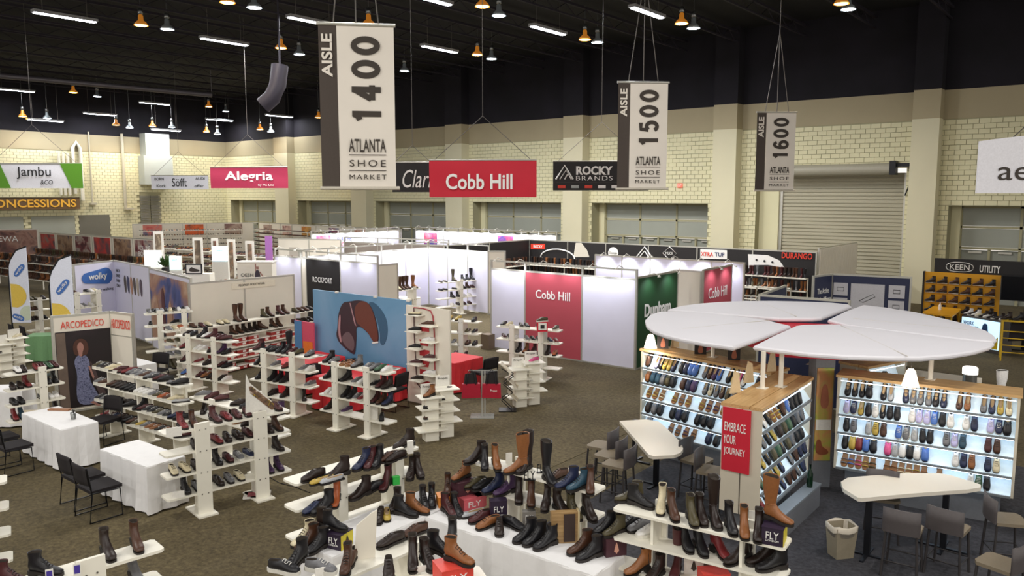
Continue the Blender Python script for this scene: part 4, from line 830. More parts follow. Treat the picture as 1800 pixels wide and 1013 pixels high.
o = bld(MB().lathe([(.04, 0), (.045, .12), (.04, .12), (.035, .02)]).tube([(0, 0, .05), (.03, .0, .17)], .006, 4, 1).tube([(0, 0.01, .05), (-.03, .01, .17)], .006, 4, 1).tube([(0, 0.0, .05), (.0, .03, .16)], .006, 4, 1), 'pen_cup', [STEEL, DARK], loc=(*G(129, 737, .745), .745)); tag(o, 'steel cup of pens on the left cloth table', 'cup')
o = bld(MB().box(-.2, .2, -.05, .05, 0, .025), 'brochure', mat('print_tan', '#9a6b4a', .5), loc=(*G(105, 721, .745), .745), rz=.6); tag(o, 'brown brochure lying on the left cloth table', 'brochure')
o = bld(MB().box(0, .5, -.01, .01, 0, .6), 'sign_card', mat('kraft_card', '#d9cbb0', .6), loc=(*G(45, 755, .25), .02), rz=.75); tag(o, 'cream lettered sign card leaning left of the cloth table', 'sign'); text(o, 'ARCOPEDICO', .25, .52, .44, .08, INKK, y=-.02)
# chairs
def chair_me():
    fr = []
    for s in (-.24, .24):
        fr.append(MB().tube([(s, .24, .8), (s, .2, .5), (s, .19, .42), (s, .24, .02), (s, -.22, .02), (s, -.2, .42), (s, .19, .44)], .012, 6).mesh('side_frame', [BLACKM]))
    seat = MB(); nn = 5
    seat.box(-.23, .23, -.24, .2, .43, .475)
    back = MB(); vs = []
    for j in range(5):
        for i in range(6):
            u = i / 5; vs.append((-.23 + .46 * u, .2 + .03 * j / 4 + .03 * math.sin(math.pi * u), .56 + .28 * j / 4 - (.02 * (abs(u - .5) * 2) ** 3 if j == 4 else 0)))
    n = len(vs); f = [(j * 6 + i, j * 6 + i + 1, j * 6 + i + 7, j * 6 + i + 6) for j in range(4) for i in range(5)]
    back.add(vs + [(x, y + .03, z) for x, y, z in vs], f + [tuple(n + k for k in q[::-1]) for q in f] + [(24 + i, 25 + i, n + 25 + i, n + 24 + i) for i in range(5)] + [(i + 1, i, n + i, n + i + 1) for i in range(5)] + [(j * 6 + 6, j * 6, n + j * 6, n + j * 6 + 6) for j in range(4)] + [(j * 6 + 5, j * 6 + 11, n + j * 6 + 11, n + j * 6 + 5) for j in range(4)], 0, True)
    return fr, seat.mesh('seat', [BLACK]), back.mesh('backrest', [BLACK]), MB().tube([(-.24, .0, .42), (.24, .0, .42)], .01, 6).mesh('crossbar', [BLACKM])
CF, CS, CB, CX_ = chair_me()
def chair(x, y, rz, label):
    t = thing('stacking_chair', label, 'chair', (x, y, .007), rz, 'black sled-base chairs')
    for f in CF: obj('side_frame', f, t)
    obj('seat', CS, t); obj('backrest', CB, t); obj('crossbar', CX_, t)
# chair faces local -y
chair(-12.25, 5.0, D(180), 'black sled-base chair by right cloth table, left of the pair'); chair(-11.62, 4.95, D(180), 'black sled-base chair by right cloth table, right of the pair')
chair(-15.35, 4.95, D(180), 'black sled-base chair by left cloth table, left of the pair'); chair(-14.65, 4.9, D(182), 'black sled-base chair by left cloth table, right of the pair')
chair(G(196, 776)[0], G(196, 776)[1] - .12, D(15), 'black sled-base chair behind the left cloth table by the printed woman')
chair(-14.3, 11.0, D(95), 'black chair between the red tables, nearer one'); chair(-14.6, 11.85, D(-85), 'black chair between the red tables, farther one')
chair(-12.55, 11.6, D(-80), 'black chair between red table and tall white board'); chair(-12.1, 14.1, D(-95), 'black chair at the red table behind the tall board')
chair(*G(38, 617), D(175), 'black chair by the green cloth table, left one') ; chair(*G(58, 621), D(175), 'black chair by the green cloth table, right one')
chair(-18.4, 9.3, D(20), 'dark chair tucked behind the blank lettered wall')
cloth_table('table under green and white cloth behind the sail banners', G(45, 592, .74), G(98, 590, .74), .6, mat('green_cloth', '#6f9a6a', .7))
# blue poster with printed boots, tall board
bp = thing('poster_wall', 'large sky-blue poster wall printed with two brown boots', 'poster wall', (-16.38, 12.46, 0)); bx0 = -16.38
BL = photo_mat('poster_blue', ['#4e86ad', '#6b9bc0', '#8fb2d2'], .35)
box('board', bp, 0, 3.5, 0, .05, .02, 2.27, BL)
def pb(pxs, m_, nm, y=-.008): return shape(bp, nm, [(onY(a, b, 12.45)[0] - bx0, onY(a, b, 12.45)[1]) for a, b in pxs], m_, y=y)
c8 = lambda x, y: (540 + x / 4.603, 500 + y / 4.603)
pb([c8(*p) for p in [(250, 240), (285, 145), (340, 140), (420, 125), (500, 150), (545, 240), (580, 400), (575, 480), (540, 480), (500, 400), (430, 340), (395, 350), (400, 420), (390, 560), (370, 570), (260, 480), (232, 410), (245, 360)]][::-1], mat('print_boot_dark', '#3b2630', .5), 'printed_boot')
pb([c8(*p) for p in [(380, 180), (440, 130), (500, 150), (540, 240), (575, 400), (572, 470), (540, 478), (490, 380), (420, 330), (395, 300)]][::-1], mat('print_boot_brown', '#6e3a2e', .5), 'printed_boot', -.014)
pb([c8(*p) for p in [(275, 430), (330, 370), (380, 440), (385, 500), (370, 550), (300, 490)]][::-1], mat('print_boot_grey', '#6d5b60', .5), 'printed_toe', -.014)
pb([c8(*p) for p in [(250, 380), (262, 240), (275, 250), (268, 380), (285, 470), (270, 470)]][::-1], mat('print_pale', '#b48d92', .5), 'printed_seam', -.018)
pb([c8(*p) for p in [(525, 468), (575, 462), (578, 475), (530, 480)]][::-1], INKW, 'printed_sole', -.018)
pb([c8(*p) for p in [(345, 150), (352, 150), (400, 340), (385, 320)]][::-1], mat('print_pale', '#b48d92', .5), 'printed_laces', -.018)
pb([c8(*p) for p in [(480, 150), (545, 140), (640, 260), (655, 400), (620, 500), (585, 480), (590, 390), (550, 240)]][::-1], mat('print_blue_shadow', '#39607f', .6), 'printed_backdrop_tone', -.004)
for x in (.9, 2.3, 3.4): box('clip', bp, x, x + .1, -.03, .02, 2.25, 2.29, CARD)
o = thing('poster', 'narrow blue, pink and orange poster beside the shoe boxes', 'poster', (-14.95 - 1.9, 12.3, 0), 0)
p0 = onY(519, 600, 12.3)[0] + 16.85; p1 = onY(552, 600, 12.3)[0] + 16.85
box('board', o, p0, p1, 0, .03, .02, 1.45, mat('poster_pink', '#d0506a', .6)); shape(o, 'blue_stripe', [(p0, .4), (p0 + .3, .4), (p0 + .3, 1.45), (p0, 1.45)], mat('print_blue', '#4f7fb0', .6)); shape(o, 'orange_block', [(p0 + .34, .42), (p1 - .05, .42), (p1 - .05, .95), (p0 + .34, .95)], mat('print_orange', '#e87a2c', .6))
wb_ = thing('display_board', 'tall white board with small stepped shelves and red curved line', 'display board', (-12.85, 12.3, 0)); Lb = .98; ztop = 2.2
box('board', wb_, 0, Lb + .35, 0, .04, 0.01, ztop, CPANEL)
bw = -12.85
lp = [(onY(*c8(x, y), 12.29)[0] - bw, -.02, onY(*c8(x, y), 12.29)[1]) for x, y in ((865, 188), (940, 195), (1000, 215), (1020, 260), (1030, 400), (1035, 700))]
bld(MB().tube(lp, .014, 6), 'red_line', mat('line_red', '#a3323c', .5), wb_)
lp2 = [(onY(*c8(x, y), 12.29)[0] - bw, -.02, onY(*c8(x, y), 12.29)[1]) for x, y in ((865, 188), (868, 400), (880, 640), (890, 800), (930, 850))]
bld(MB().tube(lp2, .012, 6), 'line', mat('line_dark', '#5a3a3c', .5), wb_)
for i, (x, y) in enumerate(((795, 235), (900, 325), (795, 370), (905, 455), (795, 510), (910, 595), (805, 635), (915, 720), (815, 765))):
    xx, zz = onY(*c8(x + 80, y + 10), 12.2); xx -= bw
    box('shelf', wb_, xx - .2, xx + .2, -.24, 0, zz - .015, zz, WHITE)
    shoe('f' if i == 0 else 's', 'cbkwkrrwd'[i], bw + xx, 12.3 - .12, zz, D(-65), '%s shoe on the %s small shelf down the red-line board' % (COL['cbkwkrrwd'[i]][0], ORD[i]), 'shoes on the red-line board', True)
for i, z in enumerate((1.75, 1.42, 1.2, .95, .75, .5)):
    bld(MB().box(.42, .72, -.012, -.004, z - .09, z + .05) if i % 2 == 0 else MB().plate([(.45, z - .08), (.68, z - .08), (.72, z + .05), (.42, z + .05)], -.012, -.004), 'red_print', mat('print_red', '#b83036', .6), wb_)
# small cards and boxes on racks
for px_, py_, z, w_, h, lab in ((306, 768, 1.3, .2, .13, 'white card at the left end of the slab-post rack top shelf'), (314, 876, .34, .16, .1, 'white card at the left end of the slab-post rack bottom shelf'), (655, 738, .34, .2, .3, 'blank white leaning card low on the right red-table rack'), (530, 700, .34, .18, .28, 'blank white leaning card low on the left red-table rack')):
    X, Y = G(px_, py_, z); o = bld(MB().plate([(-w_ / 2, 0), (w_ / 2, 0), (w_ / 2, h), (-w_ / 2, h)], -.006, .006), 'price_card', CARD, loc=(X, Y, z + .002), rz=face_cam(X, Y)); tag(o, lab, 'card')
X, Y = G(953, 583, 1.3); o = thing('display_box', 'red and white box with a photo holding up one sneaker', 'box', (X, Y, 1.302), face_cam(X, Y) + .1); box('carton', o, -.13, .13, -.07, .07, 0, .24, REDB); box('photo', o, -.1, .1, -.078, -.07, .05, .22, CARD); shape(o, 'printed_face', [(-.05, .08), (.05, .08), (.05, .17), (-.05, .17)], DARK, y=-.08)
shoe('s', 'O', X, Y, 1.545, face_cam(X, Y) - D(70), 'olive sneaker on top of the red photo box', None)
# cube towers
def tower(px_, py_, label, dep_, spec, head):
    x, y = G(px_, py_); rz = face_cam(x, y) - D(180) + D(18) + math.pi; t = thing('display_tower', label, 'display stand', (x, y, .007), rz)
    for s in (-1, 1):
        for k in range(4):
            z = .2 + k * .21 + (.1 if s > 0 else 0)
            c = (s * .17, s * .06)
            box('column_block', t, c[0] - .13, c[0] + .13, c[1] - .12, c[1] + .12, 0 if k == 0 else z - .21 + .02, z, WHITE)
            w_ = .24 + .05 * (k == 0)
            bld(MB().prism([(c[0] - w_, c[1] - .2), (c[0] + w_, c[1] - .2), (c[0] + w_, c[1] + .18), (c[0] - w_, c[1] + .18)], z, z + .018), 'shelf', WHITE, t)
        c_ = bld(MB().box(s * .17 - .14, s * .17 + .14, .14 + s * .06, .15 + s * .06, .84 + .1 * (s > 0), 1.06 + .1 * (s > 0)), 'sign_card', CARD, t); text(c_, head, s * .17, 1.0 + .1 * (s > 0), .2, .05, INKR if 0 else INKK, y=.14 + s * .06 - .01)
    M = Matrix.Translation((x, y, 0)) @ Matrix.Rotation(rz, 4, 'Z')
    for k_, c_, s, lv, lab in spec:
        z = .2 + lv * .21 + (.1 if s > 0 else 0) + .025; p = M @ Vector((s * .17 + s * .02, s * .06 - .03, z)); shoe(k_, c_, p.x, p.y, z, rz - D(60), lab, None, True)
tower(770, 770, 'white stepped cube tower with brown boots, nearer one', 0, [('a', 't', -1, 3, 'tan ankle boot on top of the nearer cube tower'), ('a', 'd', 1, 2, 'dark boot on the right side of the nearer cube tower'), ('a', 'b', -1, 1, 'brown boot low on the nearer cube tower'), ('a', 'k', -1, 2, 'black boot behind on the nearer cube tower')], 'Propet')
tower(925, 712, 'white stepped cube tower with sneakers, farther one', 0, [('s', 'p', 1, 3, 'pink sneaker on top of the farther cube tower'), ('s', 'w', 1, 1, 'white sneaker midway down the farther cube tower'), ('s', 'g', 1, 0, 'grey sneaker low on the farther cube tower')], 'Propet')
tower(22, 660, 'cream stepped cube tower at the left photo edge', 0, [('s', 'c', 1, 3, 'cream shoe on top of the left-edge cube tower'), ('l', 'k', -1, 2, 'dark shoe on the left-edge cube tower'), ('f', 'y', 1, 2, 'yellow sandal-like flat on the left-edge cube tower')], ' ')
# tote bag stand
x, y = G(848, 733); t = thing('bag_stand', 'clear acrylic stand carrying two tote bags', 'stand', (x, y, .007), YAW)
acr = mat('acrylic', '#b9b9b2', .15, alpha=.55); box('base', t, -.25, .25, -.18, .18, 0, .015, acr); box('pole', t, -.02, .02, -.02, .02, .015, 1.0, acr); box('pole', t, .04, .07, -.02, .02, .015, 1.0, acr); box('hook_bar', t, -.3, .32, -.012, .012, .98, 1.0, acr)
tote = mat('tote_red', '#b01230', .6); blackbag = mat('bag_black', '#1a1416', .7)
for dx, lab in ((-.24, 'red tote bag with black top, left one on the stand'), (.2, 'red tote bag with white lettering, right one on the stand')):
    b_ = thing('tote_bag', lab, 'bag', (x + dx * math.cos(YAW), y + dx * math.sin(YAW), .0), YAW + (.15 if dx < 0 else -.1))
    bld(MB().add([(-.2, -.07, .42), (.2, -.07, .42), (.19, .07, .42), (-.19, .07, .42), (-.19, -.08, .72), (.19, -.08, .72), (.18, .05, .72), (-.18, .05, .72)], [(0, 3, 2, 1), (4, 5, 6, 7), (0, 1, 5, 4), (1, 2, 6, 5), (2, 3, 7, 6), (3, 0, 4, 7)]), 'body', tote, b_)
    bld(MB().add([(-.14, -.05, .72), (.14, -.05, .72), (.14, .04, .72), (-.14, .04, .72), (-.11, -.04, .93), (.1, -.04, .97), (.1, .03, .95), (-.12, .03, .92)], [(0, 3, 2, 1), (4, 5, 6, 7), (0, 1, 5, 4), (1, 2, 6, 5), (2, 3, 7, 6), (3, 0, 4, 7)]), 'lining', blackbag, b_)
    bld(MB().tube([(-.1, -.08, .7), (-.07, -.06, .95), (0, 0, 1.02), (.07, -.06, .95), (.1, -.08, .7)], .01, 5), 'handle', BLACKM, b_)
    if dx > 0: text(b_, 'Propet', .05, .58, .14, .06, INKW, y=-.09)
# zigzag brochure stand
x, y = G(893, 722); t = thing('brochure_stand', 'folding zigzag wire brochure stand leaning beside the tote bags', 'stand', (x, y, 0.007), YAW)
pts_ = [(.08, .03), (-.14, .25), (.1, .42), (-.1, .6), (.12, .78), (-.14, .95)]
for k in range(5):
    for s_ in (-.12, .12): bld(MB().tube([(pts_[k][0], s_, pts_[k][1]), (pts_[k + 1][0], s_, pts_[k + 1][1])], .01, 5), 'strut', BLACKM, t)
for k, (x0, z0) in enumerate(((-.16, .88), (-.02, .56), (-.02, .28))): bld(MB().add([(x0, -.14, z0 + .16), (x0 + .22, -.14, z0 - .06), (x0 + .24, .12, z0 - .04), (x0 + .02, .12, z0 + .18), (x0, -.14, z0 + .15), (x0 + .22, -.14, z0 - .07), (x0 + .24, .12, z0 - .05), (x0 + .02, .12, z0 + .17)], [(0, 1, 2, 3), (7, 6, 5, 4), (0, 4, 5, 1), (1, 5, 6, 2), (2, 6, 7, 3), (3, 7, 4, 0)]), 'leaflet', photo_mat('leaflet_print', ['#c9b27a', '#e8e0cf', '#7d6238'], 5), t)
box('foot', t, -.2, .18, -.16, .16, 0, .02, BLACKM)
o = bld(MB().box(-.16, .16, -.16, .16, 0.007, .45), 'waste_bin', mat('bin_brown', '#6d5c4a', .6), loc=(*G(858, 613), 0)); tag(o, 'brown bin standing at the corner of the red-panel booth', 'bin')
# brochure sign on slab rack (curved white stand)
x, y = G(474, 722, 1.3); t = thing('brochure_sign', 'tall white curved brochure sign with slanted printed top', 'sign', (-10.42, 6.85, 1.302), D(78))
bld(MB().plate([(-.2, 0), (.24, 0), (.24, .12), (.2, .2), (-.12, .52), (-.17, .66)], -.01, .01), 'card', CARD, t)
bld(MB().plate([(.24, .05), (.24, .14), (-.1, .47), (-.14, .47), (-.12, .36), (.2, .05)][::-1], -.016, -.01), 'printed_strip', photo_mat('strip_print', ['#d8b23a', '#4a3a30', '#8a6a50', '#d8cfc4'], 9), t)
o = bld(MB().box(-.2, .2, -.14, .14, 0, .02, 0).box(-.14, .14, -.09, .09, .02, .023, 1), 'magazine', [CARD, mat('mag_red', '#94404a', .5)], loc=(*G(452, 872), .01), rz=.9); tag(o, 'magazine with a red cover lying on the carpet by the rack', 'magazine')
o = bld(MB().tube([(*G(470, 838), .012), (*G(490, 850), .012), (*G(520, 858), .012), (*G(545, 868), .012)], .006, 5), 'cable', BLACKM); tag(o, 'thin black cable lying on the brown carpet', 'cable')
# background left: rows of boots, posters, framed signs
t, L, px = wall_run('long boot booth wall with a row of western posters', (-51.2, 19.4), (-38.6, 19.9), 2.45, [(1, CPANEL)] * 6)
for k in range(6):
    bld(MB().box(px[k] + .2, px[k + 1] - .2, -.04, -.025, 1.45, 2.35), 'poster', photo_mat('west_print%d' % (k % 3), [['#2d2230', '#6b4a52', '#c9413e', '#8c7f78'], ['#3c2f2a', '#7a5a48', '#a98a70', '#2d2f50'], ['#33222a', '#7d3a44', '#b8a79c', '#453a60']][k % 3], 1.3 + .3 * k), t)
text(t, 'VOLUME', L * .92, 1.95, 1.1, .25, INKW, y=-.05); text(t, 'BOOTS', L * .92, 1.65, 1.1, .25, INKW, y=-.05)
bootwall('long shelves packed with brown western boots below posters', (-51.0, 19.0), (-38.8, 19.5), (1.15, .7, .3), 70, 'bbdtOb', 0)
bootwall('second long shelf row of western boots at left', (-47.0, 15.6), (-37.5, 16.2), (1.3, .9, .5), 56, 'bdbtbd', 0)
t, L, px = wall_run('dark printed booth wall with white lettering at left edge', (-57.5, 17.5), (-54.5, 20.6), 2.5, [(1, CPANEL)] * 1); bld(MB().box(.1, L - .1, -.05, -.03, .9, 2.45), 'poster', photo_mat('chip_print', ['#2a2026', '#7b5048', '#a98070', '#3a3440'], 1.1), t); text(t, 'CHIPPEWA', L * .42, 1.9, 2.6, .35, INKW, y=-.07)
t, L, px = wall_run('far white wall run with orange and sketch posters', (-58.5, 28.5), (-54.5, 36.0), 2.5, [(1, CPANEL)] * 5)
PC = [['#c0454a', '#d88070', '#5a6a8a'], ['#d8502a', '#e86a30', '#3a3030'], ['#6a3a3a', '#b8a090', '#4a3038']]
for k, u in enumerate((.08, .42, .75)): bld(MB().box(L * u, L * u + 1.3, -.05, -.03, 1.6, 2.4), 'poster', photo_mat('far_print%d' % k, PC[k], 1.5), t)
t, L, px = wall_run('far white wall run along the loading doors', (-54.0, 36.2), (-36.5, 34.6), 2.5, [(1, CPANEL)] * 11)
PC = [['#6a3a3a', '#b8a090', '#4a3038'], ['#c03a3a', '#e0c0b0', '#7a3a3a'], ['#c9702a', '#d8a050', '#7a6a50'], ['#8a5a3a', '#4a508a', '#b0503a'], ['#c97a5a', '#e0c8b8', '#c0603a'], ['#d8d0b8', '#6a6a50', '#c9b26a']]
for k, u in enumerate((.04, .2, .35, .55, .72, .84)): bld(MB().box(L * u, L * u + 1.2, -.05, -.03, 1.6, 2.35), 'poster', photo_mat('far_print_b%d' % k, PC[k], 1.6), t)
bk = 0
bootwall('crowded white shelves along the far white wall, left run', (-57.2, 28.3), (-53.9, 34.6), (2.0, 1.65, 1.3, .95, .6), 40, 'kdbtO', 2)
bootwall('crowded white shelves along the far white wall, middle run', (-53.2, 35.3), (-46.2, 34.7), (2.0, 1.7, 1.4, 1.1, .8, .5), 46, 'bbtdr', 2)
bootwall('crowded white shelves along the far white wall, right run', (-45.8, 34.6), (-41.0, 34.2), (2.0, 1.7, 1.4, 1.1, .8, .5), 32, 'kgcdb', 2)
for k in range(9):
    px_ = 215 + 32 * k; x, y = AT(px_, 455, 44 - 1.2 * k)[:2]; a = (x - 1.05, y - .4); b = (x + 1.05, y + .5)
    bootwall('crowded white shelf bay of the far left booths, %s' % orde(k, 9), a, b, (1.95, 1.6, 1.25, .9, .55), 16, ['kdbtO', 'bbtdr', 'kgcdb'][k % 3], 2, 'crowded shelf bays of the far left booths')
for k in range(6):
    px_ = 215 + 52 * k; x, y = AT(px_, 470, 34 - .8 * k)[:2]
    bootwall('crowded white shelf bay in the middle distance, %s' % orde(k, 6), (x - 1.2, y - .4), (x + 1.2, y + .6), (1.3, .95, .6), 12, ['kdbtO', 'bbtdr', 'kgcdb'][k % 3], 2, 'crowded shelf bays in the middle distance')
for k, (a, b, y0, y1, dep, cl) in enumerate(((271, 288, 407, 450, 37, '#b5a48a'), (340, 357, 418, 460, 35, '#4a4238'), (372, 384, 419, 450, 36, '#8a4a44'), (400, 414, 421, 458, 35, '#a87a5a'), (432, 447, 424, 457, 34, '#b08a74'), (467, 479, 415, 459, 33, '#b678c8'))):
    c, rz, W, Hh = hang(a, b, y0, y1, dep); t = thing('standing_poster', '%s, %s among the far left shelves' % ('tall white-framed standing poster' if k < 5 else 'tall violet standing poster', orde(k, 6)), 'poster', (c[0], c[1], 0), YAW, 'standing posters of the far left booths')
    top = c[2] + Hh; box('frame', t, -W / 2, W / 2, 0, .06, 0, top, CARD if k < 5 else mat('violet_print', '#b678c8', .6)); 
    if k < 5: box('picture', t, -W / 2 + .09, W / 2 - .09, -.02, 0, .8, top - .12, photo_mat('standing_print%d' % k, [cl, '#6a5a4a', '#c9b8a0'], 3))
for k, (a, b, y0, y1, dep, lab) in enumerate(((255, 285, 441, 470, 30, 'glowing white lightbox sign, left of three'), (299, 318, 451, 474, 29, 'small glowing mint lightbox sign, middle of three'), (374, 400, 434, 459, 31, 'glowing pale blue lightbox sign, right of three'))):
    c, rz, W, Hh = hang(a, b, y0, y1, dep); t = thing('lightbox', lab + ' in the left background', 'sign', (c[0], c[1], 0), YAW)
    box('lit_face', t, -W / 2, W / 2, -.03, 0, c[2], c[2] + Hh, mat('lit_face%d' % k, ('#f4fbf4', '#c4f0ec', '#c8e8ff')[k], .5, emit=1.3)); box('case', t, -W / 2 - .02, W / 2 + .02, 0, .1, 0, c[2] + Hh + .02, CARD); text(t, ('ahnu', 'NAOT', 'comfort')[k], 0, c[2] + Hh * .75, W * .5, Hh * .1, blue, y=-.045)
c, rz, W, Hh = hang(418, 479, 462, 500, 27); t = thing('counter_board', 'cream counter front printed with a woman raising one arm', 'sign', (c[0], c[1], 0), YAW); box('board', t, -W / 2, W / 2, 0, .5, 0, c[2] + Hh, CPANEL); box('ledge', t, -W / 2 - .03, W / 2 + .03, -.05, .55, c[2] + Hh, c[2] + Hh + .04, CARD)
hh = c[2] + Hh; text(t, 'OESH', -W * .22, hh - .42, .42, .12, BLK, y=-.01)
shape(t, 'printed_top', [(0, hh - .55), (.02, hh - .3), (.09, hh - .22), (.17, hh - .3), (.2, hh - .55)], mat('print_shirt', '#3a2f3c', .6)); shape(t, 'printed_face', [(.06, hh - .22), (.06, hh - .13), (.14, hh - .13), (.14, hh - .22)], skin); shape(t, 'printed_arm', [(.02, hh - .3), (.04, hh - .3), (.06, hh - .04), (.02, hh - .02)], skin); shape(t, 'printed_arm', [(.17, hh - .34), (.19, hh - .3), (.32, hh - .5), (.28, hh - .5)], skin)
c, rz, W, Hh = hang(327, 356, 464, 482, 27); t = thing('framed_picture', 'black-framed picture of a dark shoe on a white counter', 'picture', (c[0], c[1], 0), YAW); box('counter', t, -W * .8, W * .9, .04, .5, 0, c[2], WHITE); box('frame', t, -W / 2, W / 2, -.03, .02, c[2], c[2] + Hh, BLACKM); box('picture', t, -W / 2 + .04, W / 2 - .04, -.04, -.03, c[2] + .04, c[2] + Hh - .04, CARD); shape(t, 'printed_shoe', [(-.2, c[2] + .08), (.22, c[2] + .08), (.18, c[2] + .16), (.0, c[2] + .2), (-.08, c[2] + .26)], INKK, y=-.045)
pl = thing('potted_plant', 'small green bushy plant between two lightbox signs', 'plant', AT(291, 470, 29.5)); pl.location.z = 0
lm = MB(); hz = AT(291, 456, 29.5)[2]
for k in range(60):
    a = R_.random() * 6.28; e = R_.uniform(.2, 1.3); r = R_.uniform(.15, .4); d = Vector((math.cos(a) * math.cos(e), math.sin(a) * math.cos(e), math.sin(e)))
    b0 = Vector((0, 0, hz - .3)); s_ = d.cross(Vector((0, 0, 1))).normalized() * .05; lm.add([b0 + d * r * .3, b0 + d * r + s_, b0 + d * r * 1.4, b0 + d * r - s_], [(0, 1, 2, 3)])
bld(lm, 'leaves', mat('leaf_dark', '#3f5c2c', .6), pl, kind='stuff'); bld(MB().lathe([(.1, 0), (.14, hz - .35), (.12, hz - .3)]), 'pot', DARK, pl)
# ================================================================== LIT SHOE CASES UNDER THE WHITE CANOPY
LIPM = mat('lip_grey', '#8e9498', .4, .5); OAK = wood_mat('oak_top', '#b98f5c', '#d3ad77'); LWOOD = mat('pale_laminate', '#cfc6b3', .5, noise=(3, .05)); GREYB = mat('grey_plinth', '#74767b', .5); LEDS = mat('led_strip', '#e2f0ff', .5, emit=4)
def lit_case(phrase, label, a, b, rows, dp=.18, z0=.45, z1=1.92, th=35, hi=True, body=.5):
    rz, L = frame(a, b); t = thing('lit_case', label, 'display case', (*a, 0), rz); n = len(rows); sp = (z1 - .06 - z0 - .02) / n
    box('back_panel', t, .03, L - .03, dp, dp + .02, z0, z1 - .04, BACKLIT); box('carcass', t, 0, L, dp + .02, body, z0, z1 - .04, LWOOD)
    box('side_panel', t, 0, .035, 0, dp, z0, z1 - .04, LWOOD); box('side_panel', t, L - .035, L, 0, dp, z0, z1 - .04, LWOOD)
    tp = box('top_board', t, -.02, L + .02, -.02, dp - .04, z1 - .04, z1, OAK); box('top_board', t, -.02, L + .02, dp - .025, body + .02, z1 - .04, z1, OAK)
    box('plinth', t, .15, L - .15, .12 if 'centre' not in phrase else .2, body - .05, .007, z0, GREYB); T_ = D(th)
    for i, r in enumerate(rows):
        z = z0 + .02 + sp * (n - 1 - i); rise = sp * .86
        me_ = MB().add([(.035, 0, z), (L - .035, 0, z), (L - .035, dp, z + rise), (.035, dp, z + rise), (.035, 0, z - .018), (L - .035, 0, z - .018), (L - .035, dp, z + rise - .018), (.035, dp, z + rise - .018)], [(0, 1, 2, 3), (7, 6, 5, 4), (0, 4, 5, 1), (1, 5, 6, 2), (2, 6, 7, 3), (3, 7, 4, 0)])
        s = bld(me_, 'shelf', BACKLIT, t); box('lip', s, .035, L - .035, -.03, 0, z - .02, z + .01, LIPM)
        box('led_strip', s, .05, L - .05, .0, .014, z + sp - .034, z + sp - .026, LEDS)
        ang = math.atan2(rise, dp); yc = dp * .5; zc = z + rise * .5 + .012
        A = (a[0] + .1 * math.cos(rz), a[1] + .1 * math.sin(rz)); B = (b[0] - .08 * math.cos(rz), b[1] - .08 * math.sin(rz))
        row(r, A, B, zc, rz, ORD[i] if i < n - 1 else 'bottom', phrase, 'shoes in the ' + phrase, hi, rx=ang, jit=4, y0=-yc, sc_=.92)
    return t, L, rz
W3r = ['mk fk fk ck _ fk fs _ mn mg mg mg mk mn _ fb ft _ fg fn fy fc', 'sl sn fy lk sw fk lkw lkw _ sw sl sl su lk sw _ sw ln _ sl sn ck', 'lk lg _ ss ly lb _ su sg ss lk lk _ lg sl lT _ _ lr lb _', 'lk cy cR cu ck _ cp ss cw ck cw cu _ _ _ sw ln lt _ ln lc _',
       'ng nu np ny nO _ nt nt nc nc ny nt _ nT _ _ _ sw sG lk _ _']
c3 = lit_case('right lit case', 'long lit white case of shoes facing the camera, right of the canopy centre', (-3.55, 12.42), (-1.2, 12.66), W3r)
W1r = ['lb _ fl fk fy fy fn _ ck cn cu cu _ fg fb fv fu _ fk fy fp fw _ _ ck fc', 'ct cT cT cg cO ck _ cb cn cv _ mg mc mg mb mO mg cb ck _ _ ck', 'ny ny nc _ ny ng ny _ ny nv nv ny nu ny _ _ nb', 'cd cg ck _ ck cn ck _ ck ck ck _ fc fc fc fc _ _',
       'cg _ _ ng ng nv nb _ cn ck _ _ _ _ _']
c1 = lit_case('left lit case', 'long lit white case of clogs and flats left of the canopy', (-6.93, 12.38), (-4.4, 11.92), W1r)
W2r = ['fw fk ny ny lb su lk lk lk _ _', 'fg fk fy cd cO cG ck lg lg _', 'fy fk cO cG fk cO lg ck ck _', 'fG fn fy fy fn _ fg lb ln ln', 'fR fw fu fn fn lb lb fg ln']
c2 = lit_case('centre lit case', 'lit case seen from the side with red lettered end panel', (-3.72, 9.8), (-3.8, 12.0), W2r, dp=.18, body=.52)
t2, L2, rz2 = c2
ep = obj('end_panel', MB().box(-.015, 0, -.02, .52, .45, 1.88).box(-.02, -.014, .245, .255, .45, 1.88, 1).mesh('end_panel', [LWOOD, INKK]), t2)
# end sign: red board on the near end, built as its own frame so that it faces -y
es = thing('sign_board', 'red board with hand-drawn white words on the case end', 'sign', (-4.26, 9.765, 0)); box('board', es, .04, .42, -.02, 0, 1.02, 1.87, REDB)
for k, w_ in enumerate(('EMBRACE', 'YOUR', 'JOURNEY')): text(es, w_, .22 - (.07 if k == 1 else 0), 1.62 - .17 * k, .29 if k != 1 else .17, .12, INKW, y=-.03)
cc2 = bld(MB().box(-3.72, -3.56, 10.3, 11.85, .007, .33).box(-3.73, -3.55, 10.29, 11.86, .33, .36, 1), 'bench', [GREYB, mat('plinth_top', '#7f868c', .4)]); tag(cc2, 'low grey bench box beside the centre lit case', 'bench')
bt = bld(MB().lathe([(.04, 0), (.045, .02), (.045, .2), (.015, .27), (.015, .34), (.02, .34)], n=12), 'bottle', mat('bottle_green', '#0f2a18', .15), loc=(-3.64, 11.6, .362)); tag(bt, 'dark green bottle on the low grey bench', 'bottle')
hubp = thing('picture_column', 'grey column with an outdoor hiking print between lit cases', 'column', (-3.92, 12.55, 0), YAW); box('column', hubp, 0, .3, 0, .3, .007, 2.12, GREYB)
